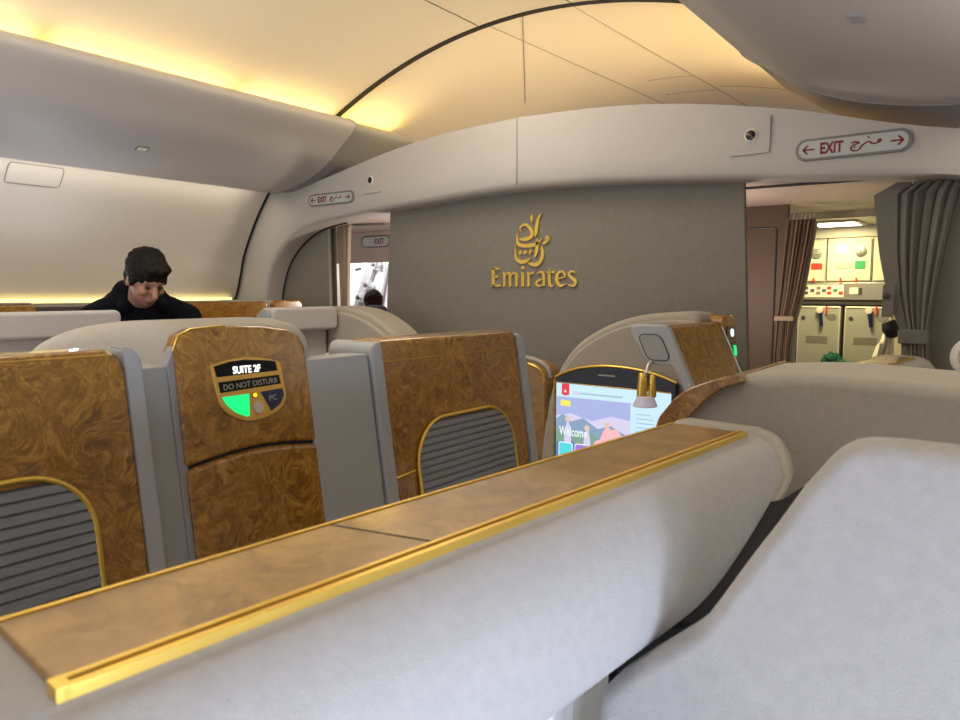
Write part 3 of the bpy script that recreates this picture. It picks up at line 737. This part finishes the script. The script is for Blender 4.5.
# ceiling vents in the openings
for (x0, x1, y, z, lab) in ((1.34, 1.52, 3.60, 1.90, 'dark slotted strip on the vestibule ceiling above the right curtain'), (-1.90, -1.62, 3.77, 1.90, 'small dark slotted strip on the ceiling inside the left opening')):
    t = thing('ceiling_vent', ((x0+x1)/2, y, z), lab, 'vent')
    def vm(a, b, n, y=y, z=z): return (a, y+b+(a-x0)*.25, z-n)
    slab('vent_frame', rrect(x0, x1, -.035, .035, .01, 4), vm, 0, .010, 'signrim', t, .003, 2)
    for i in range(4):
        a = x0+.012+(x1-x0-.024)*i/4
        slab('slot', rrect(a, a+(x1-x0-.024)/4-.008, -.018, .018, .004, 3), vm, .010, .012, ('navy', 'dkgrey', 'brownwall', 'dkgrey')[i], t)

# aircraft door in the left opening
t = thing('aircraft_door', (-2.75, 4.85, 0), 'bright white aircraft door with a grey hinge arm seen through the left opening', 'aircraft door')
slab('door_leaf', rrect(-3.22, -2.3, 0, 1.78, .06, 5), aft(4.86), -.06, 0, 'doorw', t, .01)
slab('hinge_arm', [(-3.06, 1.20), (-2.95, 1.20), (-2.70, 1.70), (-2.83, 1.70)], aft(4.86), 0, .05, 'doorg', t, .012)
slab('cross_arm', [(-2.72, 1.20), (-2.69, 1.20), (-2.57, 1.66), (-2.61, 1.66)], aft(4.86), 0, .03, 'doorg', t, .006)
slab('latch_slot', [(-3.04, 1.60), (-2.96, 1.61), (-2.96, 1.635), (-3.04, 1.625)], aft(4.86), 0, .008, 'dkgrey', t)
for (cx, cz) in ((-2.70, 1.645), (-2.80, 1.46), (-2.90, 1.345)):
    r = lathe('roller', [(.044, 0), (.044, .06), (.036, .07), (.020, .066), (.018, .05), (0, .05)], (cx, 4.82, cz), (0, -1, 0), 'alu', t)
    lathe('roller_hub', [(.014, .05), (.014, .085), (0, .088)], (cx, 4.82, cz), (0, -1, 0), 'dkgrey', r)

# ------------------------------------------------------------------ curtains
def curtain(label, group, left, right, Y, folds, amp, material, ztop, zbot, tie=None, tiemat=None, hooks=True, flat=None, cap=None):
    """left/right: lists of (z, x) silhouettes from the top down"""
    cx = (left[0][1]+right[0][1])/2
    t = thing('curtain', (cx, Y, zbot), label, 'curtain', group)
    def lerp(lst, z):
        if z >= lst[0][0]: return lst[0][1]
        for (z0, x0), (z1, x1) in zip(lst, lst[1:]):
            if z1 <= z <= z0: return x0+(x1-x0)*(z0-z)/(z0-z1)
        return lst[-1][1]
    rows = []; n = folds*8
    for i in range(41):
        z = ztop+(zbot-ztop)*i/40
        x0, x1 = lerp(left, z), lerp(right, z)
        row = []
        for j in range(n+1):
            f = j/n
            if flat and f < flat: g = 0.0; xx = x0+(x1-x0)*f
            else: g = math.sin(2*PI*folds*f)+.35*math.sin(2*PI*folds*2.3*f+1); xx = x0+(x1-x0)*f
            a = amp*(1-.35*math.sin(PI*min(1, i/30)))
            row.append((xx, Y+a*g+.01*math.sin(3*f+i*.1), z))
        rows.append(row)
    o = grid('drape', rows, material, t, 60)
    sd = o.modifiers.new('thick', 'SOLIDIFY'); sd.thickness = .004
    if tie:
        z, h = tie
        x0, x1 = lerp(left, z)-.006, lerp(right, z)+.006
        slab('tie_band', [(x0, z-h/2), (x1, z-h/2), (x1, z+h/2), (x0, z+h/2)], aft(Y-amp-.006), -(amp*2+.012), .004, tiemat or material, t, .006)
    if hooks:
        for q in range(6):
            x = left[0][1]+(right[0][1]-left[0][1])*(.25+.7*q/5)
            tube('hook', [(x, Y, ztop-.01), (x, Y, ztop+.018), (x+.004, Y, ztop+.03)], .003, 'alu', t, 6)
    return t
t = curtain('grey pleated curtain tied back at the right side of the galley opening', 'curtains at the bulkhead openings',
        [(1.83, 1.685), (1.79, 1.603), (1.55, 1.632), (1.37, 1.671), (1.245, 1.719), (1.20, 1.726), (1.1, 1.729), (.1, 1.71)],
        [(1.83, 1.895), (1.7, 1.868), (1.45, 1.835), (1.245, 1.814), (1.20, 1.816), (1.0, 1.85), (.1, 1.87)], 3.285, 7, .020, 'curtain', 1.828, .05, (1.225, .055), None, True, .27)
lathe('stud', [(.012, 0), (.012, .006), (.006, .009), (0, .009)], (1.668, 3.262, 1.385), (0, -1, 0), 'dkgrey', t)
slab('tab', rrect(1.655, 1.695, 1.30, 1.43, .006, 3), aft(3.268), -.004, .004, 'curtain', t)
curtain('brown pleated curtain with a pale tie band at the left of the galley', 'curtains at the bulkhead openings',
        [(1.80, 1.02), (1.6, 1.005), (1.25, .985), (1.0, .977), (.1, .97)], [(1.80, 1.170), (1.6, 1.145), (1.4, 1.115), (1.25, 1.080), (1.1, 1.064), (.9, 1.062), (.1, 1.06)], 4.30, 7, .016, 'curtainb', 1.80, .05, (1.25, .028), 'curtaint', True)
curtain('tan and grey curtain folded at the left opening beside the bulkhead', 'curtains at the bulkhead openings',
        [(1.87, -1.70), (1.3, -1.685), (.1, -1.68)], [(1.87, -1.555), (1.3, -1.575), (.1, -1.58)], 3.42, 3, .020, 'curtaint', 1.868, .05, None, None, False)
slab('grey_edge', [(-1.76, 1.868), (-1.675, 1.870), (-1.672, 1.3), (-1.672, .05), (-1.76, .05)], aft(3.385), -.010, 0, 'curtain', bpy.data.objects['curtain.002'], .003)
tag(tube('trim_%d' % k, [(1.1, 3.285, 1.855), (2.0, 3.285, 1.845)], .006, 'dkgrey', n=8), kind='structure'); k += 1

# ------------------------------------------------------------------ galley
G = aft(5.6)
def oven(x0, x1, label, detail):
    t = thing('galley_locker', ((x0+x1)/2, 5.6, 1.47), label, 'galley locker', 'upper galley lockers')
    slab('carcass', R4(x0-.006, x1+.006, 1.470, 1.775), G, -.45, -.004, 'galleyg', t)
    slab('door', rrect(x0, x1, 1.478, 1.765, .008, 3), G, -.004, .012, 'galley', t, .004, 2)
    H = aft(5.588)
    if detail:
        w = x1-x0
        slab('label_plate', rrect(x0+.18*w, x0+.50*w, 1.665, 1.728, .006, 3), H, 0, .003, 'white', t)
        slab('recessed_grip', rrect(x0+.20*w, x0+.58*w, 1.565, 1.607, .012, 4), H, 0, .004, 'galleyg', t, .002, 2)
        l = lathe('quarter_latch', [(.036, 0), (.036, .008), (.030, .012), (0, .012)], (x0+.76*w, 5.588, 1.680), (0, -1, 0), 'alu', t)
        slab('latch_bar', R4(x0+.76*w-.004, x0+.76*w+.004, 1.66, 1.70), aft(5.575), 0, .004, 'signrim', l)
        slab('green_placard', rrect(x0+.64*w, x0+.88*w, 1.56, 1.615, .004, 2), H, 0, .003, 'greenp', t)
    else:
        w = x1-x0
        l = lathe('quarter_latch', [(.036, 0), (.036, .008), (.030, .012), (0, .012)], (x1-.055, 5.588, 1.672), (0, -1, 0), 'signrim', t)
        slab('latch_bar', R4(x1-.082, x1-.028, 1.668, 1.676), aft(5.575), 0, .004, 'alu', l)
        slab('red_placard', rrect(x1-.088, x1-.014, 1.560, 1.605, .004, 2), H, 0, .003, 'redp', t)
        slab('recessed_grip', rrect(x0+.02, x0+.085, 1.53, 1.70, .008, 3), H, 0, .004, 'galleyg', t, .002, 2)
oven(.72, .966, 'narrow upper galley locker with a red placard, beside the brown curtain', False)
oven(.985, 1.258, 'wide upper galley locker with a green placard and round latch', True)
oven(1.275, 1.55, 'upper galley locker partly behind the grey curtain', True)
for i, x in enumerate((.90, 1.075, 1.175)):
    t = thing('red_latch', (x, 5.588, 1.47), ('small red turn latch under the narrow locker', 'left red turn latch under the wide locker', 'right red turn latch under the wide locker')[i], 'latch', 'red turn latches of the galley')
    slab('tab', rrect(x-.006, x+.006, 1.468, 1.50, .004, 3), aft(5.584), 0, .010, 'redp', t)
t = thing('control_panel', (1.1, 5.6, 1.31), 'pale galley control panel strip with buttons between lockers and compartments', 'control panel')
slab('fascia', R4(.70, 1.60, 1.345, 1.466), G, -.3, .015, 'alu', t, .004, 2)
slab('dark_ledge', R4(.70, 1.60, 1.312, 1.343), G, -.3, .004, 'dkgrey', t)
FP = aft(5.585)
slab('switch_plate', R4(.78, 1.098, 1.362, 1.450), FP, 0, .004, 'white', t, .001, 2)
for i, (x, z, m_) in enumerate(((.815, 1.43, 'dkgrey'), (.815, 1.395, 'dkgrey'), (.853, 1.43, 'dkgrey'), (.853, 1.395, 'dkgrey'), (.895, 1.413, 'blue'), (.935, 1.43, 'signrim'), (.935, 1.395, 'signrim'), (.972, 1.413, 'blue'), (1.005, 1.43, 'redp'), (1.005, 1.395, 'redp'), (1.045, 1.413, 'greenp'), (1.08, 1.395, 'redp'))):
    slab('button', rrect(x-.013, x+.013, z-.009, z+.009, .003, 2), FP, .004, .008, m_, t)
slab('small_display', R4(1.135, 1.20, 1.385, 1.43), FP, 0, .004, 'white', t); slab('small_display', R4(1.19, 1.212, 1.385, 1.43), FP, .001, .006, 'dkgrey', t)
def compartment(x0, x1, label):
    t = thing('galley_compartment', ((x0+x1)/2, 5.6, 0), label, 'galley compartment', 'lower galley compartments')
    slab('carcass', R4(x0-.008, x1+.008, 0, 1.31), G, -.45, -.006, 'dkgrey', t)
    slab('door', rrect(x0, x1, .05, 1.300, .008, 3), G, -.006, .012, 'galleyg', t, .004, 2)
    H = aft(5.588)
    tube('door_edge', [(a, 5.587, b) for a, b in rrect(x0+.006, x1-.006, .06, 1.292, .008, 3)], .0045, 'white', t, 6, True)
    w = x1-x0
    h = slab('latch_handle', [(x0+.50*w, 1.285), (x0+.58*w, 1.285), (x0+.62*w, 1.16), (x0+.55*w, 1.155)], H, .004, .028, 'navy', t, .004, 2)
    lathe('latch_pivot', [(.022, 0), (.022, .03), (0, .032)], (x0+.53*w, 5.588, 1.272), (0, -1, 0), 'white', h)
    lathe('keyhole', [(.014, 0), (.014, .004), (0, .004)], (x0+.14*w, 5.588, 1.215), (0, -1, 0), 'dkgrey', t)
    slab('placard', R4(x0+.22*w, x0+.72*w, 1.035, 1.085), H, 0, .002, 'signrim', t)
    slab('vent_mark', circ(x0+.80*w, 1.225, .032, 18, .024), H, 0, .003, 'alu', t)
    slab('red_tab', rrect(x0+.66*w, x0+.70*w, 1.245, 1.30, .004, 2), H, 0, .014, 'redp', t)
compartment(.80, 1.085, 'grey lower galley compartment door with a dark latch, next to the brown curtain')
compartment(1.11, 1.40, 'grey lower galley compartment door with a dark latch, next to the grey curtain')
tag(box('wall_galley_side', 1.40, 2.3, 5.6, 5.64, 0, 1.9, 'galley'), kind='structure')
tag(box('trim_%d' % k, .7, 1.6, 5.585, 5.64, 1.778, 1.862, 'galley', None, .006), kind='structure'); k += 1
t = thing('ceiling_light', (1.08, 5.35, 1.86), 'bright rectangular ceiling light over the galley', 'ceiling light')
slab('frame', rrect(.93, 1.24, 5.15, 5.50, .02, 4), lambda a, b, n: (a, b, 1.86-n), 0, .012, 'galley', t, .003, 2)
slab('diffuser', rrect(.96, 1.21, 5.18, 5.47, .015, 4), lambda a, b, n: (a, b, 1.86-n), .011, .014, 'lampglass', t)
slab('lit_edge', [(1.166, 1.79), (1.180, 1.79), (1.128, 1.4), (1.096, 1.25), (1.082, 1.1), (1.078, .05), (1.05, .05), (1.05, 1.1), (1.066, 1.25), (1.10, 1.4)], aft(4.325), -.01, 0, 'galley', bpy.data.objects['curtain.001'], .003)  # cream strip paints galley light onto the curtain's edge

# cloths
def blob(bm, c, r, seg=14, rough=0, seed=0):
    v0 = len(bm.verts)
    res = bmesh.ops.create_uvsphere(bm, u_segments=seg*2, v_segments=seg, radius=1)
    for v in res['verts']:
        d = 1+rough*noise.noise(Vector(v.co)*2.3+Vector((seed, 0, 0)))
        v.co = Vector((v.co.x*r[0]*d+c[0], v.co.y*r[1]*d+c[1], v.co.z*r[2]*d+c[2]))
t = thing('green_cloth', (1.06, 5.5, .86), 'bunched dark green cloth in front of the galley compartments', 'cloth')
bm = bmesh.new()
for i, (x, z, rx, rz) in enumerate(((1.055, .93, .055, .045), (1.02, .90, .045, .04), (1.10, .90, .05, .035), (1.135, .885, .05, .02), (1.06, .86, .07, .05))):
    blob(bm, (x, 5.52, z), (rx, .04, rz), 12, .5, i*3.1)
finish(bm, 'fold', 'tealcloth', t, 60)
tube('hanging_tail', [(1.06, 5.52, .88), (1.062, 5.52, .6), (1.05, 5.52, .02)], .03, 'tealcloth', t)
t = thing('white_cloth', (1.40, 5.2, .6), 'crumpled white cloth hanging below a black knob left of the grey curtain', 'cloth')
rows = []
for i in range(25):
    f = i/24; z = 1.13-.60*f
    xl = 1.405-.10*f-.025*math.sin(4*f); xr = 1.47-.085*f+.02*math.sin(6*f)
    rows.append([(xl+(xr-xl)*q/10, 5.2+.018*math.sin(q*1.7+f*5)+.012*math.sin(f*17+q), z+.01*math.sin(q)) for q in range(11)])
o = grid('drape', rows, 'whitecloth', t, 60); o.modifiers.new('thick', 'SOLIDIFY').thickness = .012
lathe('knob', [(.0, .0), (.03, .004), (.048, .03), (.052, .07), (.04, .11), (.0, .125)], (1.475, 5.2, 1.112), (-.45, 0, 1), 'sole', t)

# ------------------------------------------------------------------ people
def capsule(bm, p, q, r0, r1, n=14):
    p, q = Vector(p), Vector(q); d = q-p; L = d.length; d.normalize()
    u = d.orthogonal().normalized(); v = d.cross(u); rows = []
    for i in range(-5, 1):
        a = .5*PI*i/5; rows.append((p+d*r0*math.sin(a), max(r0*math.cos(a), 1e-4)))
    for i in range(1, 6): rows.append((p+d*L*i/6, r0+(r1-r0)*i/6))
    for i in range(0, 6):
        a = .5*PI*i/5; rows.append((q+d*r1*math.sin(a), max(r1*math.cos(a), 1e-4)))
    add_grid2 = [[c+u*r*math.cos(2*PI*k/n)+v*r*math.sin(2*PI*k/n) for k in range(n)] for c, r in rows]
    vs = add_grid(bm, add_grid2, close_v=True); bm.faces.new(vs[0][::-1]); bm.faces.new(vs[-1])

def ell(bm, c, r, rot=None):
    res = bmesh.ops.create_uvsphere(bm, u_segments=24, v_segments=16, radius=1)
    for v in res['verts']:
        p = Vector((v.co.x*r[0], v.co.y*r[1], v.co.z*r[2]))
        if rot: p = rot @ p
        v.co = p+Vector(c)

def fuse(bm, name, material, parent, voxel=.008, it=6, tr=None, lump=0):
    bmesh.ops.recalc_face_normals(bm, faces=bm.faces)
    me = bpy.data.meshes.new('tmp'); bm.to_mesh(me); bm.free()
    ob = bpy.data.objects.new('tmp', me); COL.objects.link(ob)
    r = ob.modifiers.new('r', 'REMESH'); r.mode = 'VOXEL'; r.voxel_size = voxel
    s = ob.modifiers.new('s', 'SMOOTH'); s.factor = .5; s.iterations = it
    dg = bpy.context.evaluated_depsgraph_get(); dg.update()
    m2 = bpy.data.meshes.new_from_object(ob.evaluated_get(dg)); bpy.data.objects.remove(ob)
    if lump:
        for v in m2.vertices:
            n = noise.noise(v.co*38)+.5*noise.noise(v.co*90); v.co = v.co+v.normal*n*lump
    if tr: m2.transform(tr)
    for p in m2.polygons: p.use_smooth = True
    m2.name = name
    return link(name, m2, material, parent)

def person(base, facing, scale, label, hairmat, topmat, head_yaw, head_pitch):
    t = thing('person', base, label, 'person')
    tr = Matrix.Translation(Vector(base)) @ Matrix.Rotation(facing, 4, 'Z') @ Matrix.Scale(scale, 4)
    hc = Vector((.165, 0, 1.452))
    HR = Matrix.Rotation(head_yaw, 3, 'Z') @ Matrix.Rotation(head_pitch, 3, 'Y')
    def h(x, y, z): return hc+HR @ Vector((x, y, z))
    bm = bmesh.new()
    # head
    ell(bm, h(-.012, 0, .025), (.098, .080, .098), HR)
    ell(bm, h(.018, 0, -.045), (.070, .062, .072), HR)
    ell(bm, h(.050, 0, -.092), (.032, .034, .024), HR)                     # chin
    capsule(bm, h(.088, 0, .012), h(.112, 0, -.028), .011, .016)           # nose
    ell(bm, h(.074, 0, .030), (.018, .052, .012), HR)                      # brow
    for s in (-1, 1):
        ell(bm, h(.066, s*.040, -.022), (.024, .022, .022), HR)            # cheek
        ell(bm, h(-.008, s*.082, -.012), (.020, .010, .032), HR)           # ear
    ell(bm, h(.086, 0, -.057), (.012, .024, .008), HR); ell(bm, h(.084, 0, -.070), (.011, .021, .008), HR)    # lips
    capsule(bm, h(-.03, 0, -.05), (-.02, 0, 1.31), .058, .066)             # neck
    # trunk and limbs, continuous under the clothes
    capsule(bm, (-.05, 0, 1.28), (-.27, 0, .95), .115, .120); ell(bm, (-.10, 0, 1.22), (.13, .17, .17))
    for s in (-1, 1):
        capsule(bm, (-.03, s*.15, 1.27), (-.02, s*.19, 1.24), .06, .06)
        capsule(bm, (-.02, s*.19, 1.25), (.05, s*.25, .98), .050, .042)
        capsule(bm, (.05, s*.25, .98), (.25, s*.19, .84), .042, .028)
        capsule(bm, (.25, s*.19, .84), (.32, s*.165, .80), .034, .030)
        for i in range(4):
            b0 = Vector((.335, s*(.190-.019*i), .800-.003*i)); L = (.030, .036, .034, .026)[i]
            b1 = b0+Vector((L, 0, -.012)); b2 = b1+Vector((L*.55, 0, -L*.7)); b3 = b2+Vector((-.004, 0, -L*.6))
            capsule(bm, b0, b1, .0095, .009, 8); capsule(bm, b1, b2, .009, .0085, 8); capsule(bm, b2, b3, .0085, .0075, 8)
        capsule(bm, (.285, s*.15, .815), (.315, s*.118, .79), .012, .011, 8); capsule(bm, (.315, s*.118, .79), (.345, s*.115, .775), .011, .009, 8)
        capsule(bm, (-.27, s*.09, .93), (-.16, s*.11, .50), .085, .055); capsule(bm, (-.16, s*.11, .50), (-.26, s*.11, .10), .055, .038)
        capsule(bm, (-.27, s*.11, .06), (-.09, s*.12, .04), .042, .036)
    body = fuse(bm, 'body', 'skin', t, .0075, 3, tr)
    # hair
    bm = bmesh.new()
    ell(bm, h(-.026, 0, .048), (.110, .094, .100), HR); ell(bm, h(-.062, 0, -.012), (.066, .082, .088), HR); ell(bm, h(.048, .012, .092), (.050, .062, .036), HR)
    for s in (-1, 1): ell(bm, h(.010, s*.078, .006), (.022, .010, .034), HR)
    for q in range(7): capsule(bm, h(.060, -.05+.017*q, .095), h(.090+.004*math.sin(q*2.1), -.048+.016*q+.006*math.sin(q*5), .046+.010*math.sin(q*3.3)), .014, .005, 8)
    for i in range(26):
        a = random.uniform(0, 2*PI); e = random.uniform(.35, 1.35)
        d = Vector((math.cos(a)*math.cos(e), math.sin(a)*math.cos(e), math.sin(e)))
        c = Vector((-.022+d.x*.098, d.y*.083, .050+d.z*.090)); ell(bm, h(*c), (.020, .016, .014), HR)
    fuse(bm, 'hair', hairmat, t, .006, 2, tr, .006)
    for s in (-1, 1):
        bm = bmesh.new(); ell(bm, h(.080, s*.031, .006), (.010, .014, .007), HR)
        fuse(bm, 'eye', 'eye', t, .003, 1, tr)
    # jacket
    bm = bmesh.new()
    capsule(bm, (-.06, 0, 1.26), (-.26, 0, .96), .150, .155); ell(bm, (-.09, 0, 1.25), (.145, .205, .165)); ell(bm, (-.08, 0, 1.335), (.125, .165, .095))
    capsule(bm, (-.055, -.05, 1.385), (-.055, .05, 1.385), .075, .075)                  # raised collar behind the neck
    for s in (-1, 1):
        capsule(bm, (-.05, s*.06, 1.375), (.055, s*.085, 1.315), .040, .034)
        capsule(bm, (-.05, s*.13, 1.29), (-.02, s*.215, 1.255), .085, .080)
        capsule(bm, (-.02, s*.215, 1.255), (.05, s*.262, .98), .076, .060); capsule(bm, (.05, s*.262, .98), (.23, s*.195, .855), .058, .044)
    fuse(bm, 'jacket', topmat, t, .010, 3, tr, .002)
    bm = bmesh.new()
    ell(bm, (-.27, 0, .93), (.15, .18, .13))
    for s in (-1, 1):
        capsule(bm, (-.27, s*.095, .90), (-.16, s*.11, .50), .100, .070); capsule(bm, (-.16, s*.11, .50), (-.26, s*.11, .11), .070, .056)
    fuse(bm, 'trousers', 'trousers', t, .012, 3, tr)
    for s in (-1, 1):
        bm = bmesh.new(); capsule(bm, (-.29, s*.11, .052), (-.07, s*.125, .045), .050, .042)
        fuse(bm, 'shoe', 'sole', t, .008, 2, tr)
    return t
person((-1.452, 1.889, 0), math.radians(-18), 1.005, 'person in a dark jacket with short black hair bending forward in the left aisle', 'hair', 'jacket', math.radians(14), math.radians(34))
person((-2.285, 4.36, 0), math.radians(140), .885, 'person beyond the left opening, only the crown of dark brown hair showing', 'brownhair', 'trousers', 0, math.radians(20))

# ------------------------------------------------------------------ light
def area(name, loc, rot, sx, sy, power, col, spread=PI):
    l = bpy.data.lights.new(name, 'AREA'); l.shape = 'RECTANGLE'; l.size = sx; l.size_y = sy; l.energy = power; l.color = col; l.spread = spread
    o = bpy.data.objects.new(name, l); COL.objects.link(o); o.location = loc; o.rotation_euler = rot
    return o
def aim(o, d):
    o.rotation_euler = Vector(d).to_track_quat('-Z', 'Y').to_euler(); return o
for s in (-1, 1):
    for (y0, y1) in ((-1.1, .15), (.2, 1.4), (1.45, 2.35), (2.4, 3.05), (3.15, 3.6 if s < 0 else 4.5)):
        for power, col, tilt, spr in ((2.6, (1, .60, .07), 62, 120), (1.6, (1, .86, .60), 78, 70)):  # paler second row is added to brighten the vault
            o = area('cove_and_fill_lamp', (s*(1.36 if tilt < 60 else 1.345), (y0+y1)/2, 2.435), (0, 0, 0), .05, y1-y0-.02, power*(y1-y0)*((3.0 if s > 0 else 1.3) if y0 > 3 else 1), col)
            o.rotation_euler = (0, s*math.radians(180-tilt), 0); o.data.spread = math.radians(spr)
    o = area('wall_wash_lamp', (s*1.98, 1.0, 2.055), (0, 0, 0), .03, 4.0, 6, (1, .88, .66)); o.rotation_euler = (0, -s*math.radians(25), 0)
# daylight through the right-hand windows
for y in (-.45, .15):
    o = area('window_daylight', (2.74, y, 1.06), (0, 0, 0), .40, .32, 12, (.64, .75, 1)); aim(o, (-1, .1, -.05))
o = area('armrest_fill_lamp', (2.20, .34, 2.03), (0, 0, 0), .12, .12, 4.0, (.80, .86, 1)); aim(o, (-.45, .50, -.88)); o.data.spread = math.radians(110)  # added under the bin to brighten the armrest wall
# fill uplights added by the left suites, shining up on the bin
for y in (1.30, 1.80):
    o = area('fill_uplight', (-1.95, y, 1.42), (0, 0, 0), .05, .05, 1.2, (.82, .86, 1)); aim(o, (.4, 0, 1))
o = area('fill_uplight', (2.2, 1.9, 1.35), (0, 0, 0), .06, .06, 2.2, (1, .92, .85)); aim(o, (-.15, 0, 1))  # unseen uplight added to brighten the right bin
# uplights added out of view to brighten the ceiling and bins
for x, y in ((-.45, .0), (.45, -.35)):
    o = area('fill_uplight', (x, y, 1.28), (0, 0, 0), .06, .06, 8, (1, .94, .86)); aim(o, (0, .55, 1))
# general fill light: unseen lamps added along the crown
for y in (-.6, 1.0, 2.4):
    o = area('cabin_fill_lamp', (0, y, 2.72), (0, 0, 0), .5, .8, 10, (1, .91, .78))
o = area('galley_lamp', (1.08, 5.2, 1.84), (0, 0, 0), .24, .28, 11, (1, .80, .32))
pt = bpy.data.lights.new('vestibule_fill', 'POINT'); pt.energy = 13; pt.color = (1, .80, .66); pt.shadow_soft_size = .08  # unseen fill added behind the bulkhead to brighten the vestibule
o = bpy.data.objects.new('vestibule_fill', pt); COL.objects.link(o); o.location = (.72, 3.75, 1.35)
pt = bpy.data.lights.new('passage_fill', 'POINT'); pt.energy = 22; pt.color = (1, .84, .72); pt.shadow_soft_size = .08  # hidden fill light, added to lift the left passage and valance
o = bpy.data.objects.new('passage_fill', pt); COL.objects.link(o); o.location = (-.9, 3.8, 1.35)
o = area('door_daylight', (-2.75, 4.40, 1.80), (0, 0, 0), .7, .08, 9, (.95, .97, 1)); aim(o, (0, .6, -.55))

w = bpy.data.worlds.new('world'); SC.world = w; w.use_nodes = True
bg = w.node_tree.nodes['Background']; bg.inputs['Color'].default_value = (.9, .9, 1, 1); bg.inputs['Strength'].default_value = .6

# ------------------------------------------------------------------ camera
cd = bpy.data.cameras.new('camera'); cd.sensor_width = 36; cd.lens = 27; cd.clip_start = .02
cam = bpy.data.objects.new('camera', cd); COL.objects.link(cam)
cam.location = (2.1, 0, 1.4)
cam.rotation_euler = (PI/2-math.atan(68/720), 0, math.atan(540/720))
cd.dof.use_dof = True; cd.dof.focus_distance = 2.2; cd.dof.aperture_fstop = 11
SC.camera = cam
SC.view_settings.view_transform = 'Standard'; SC.view_settings.look = 'None'
SC.view_settings.exposure = 0; SC.view_settings.gamma = 1; SC.view_settings.use_curve_mapping = False
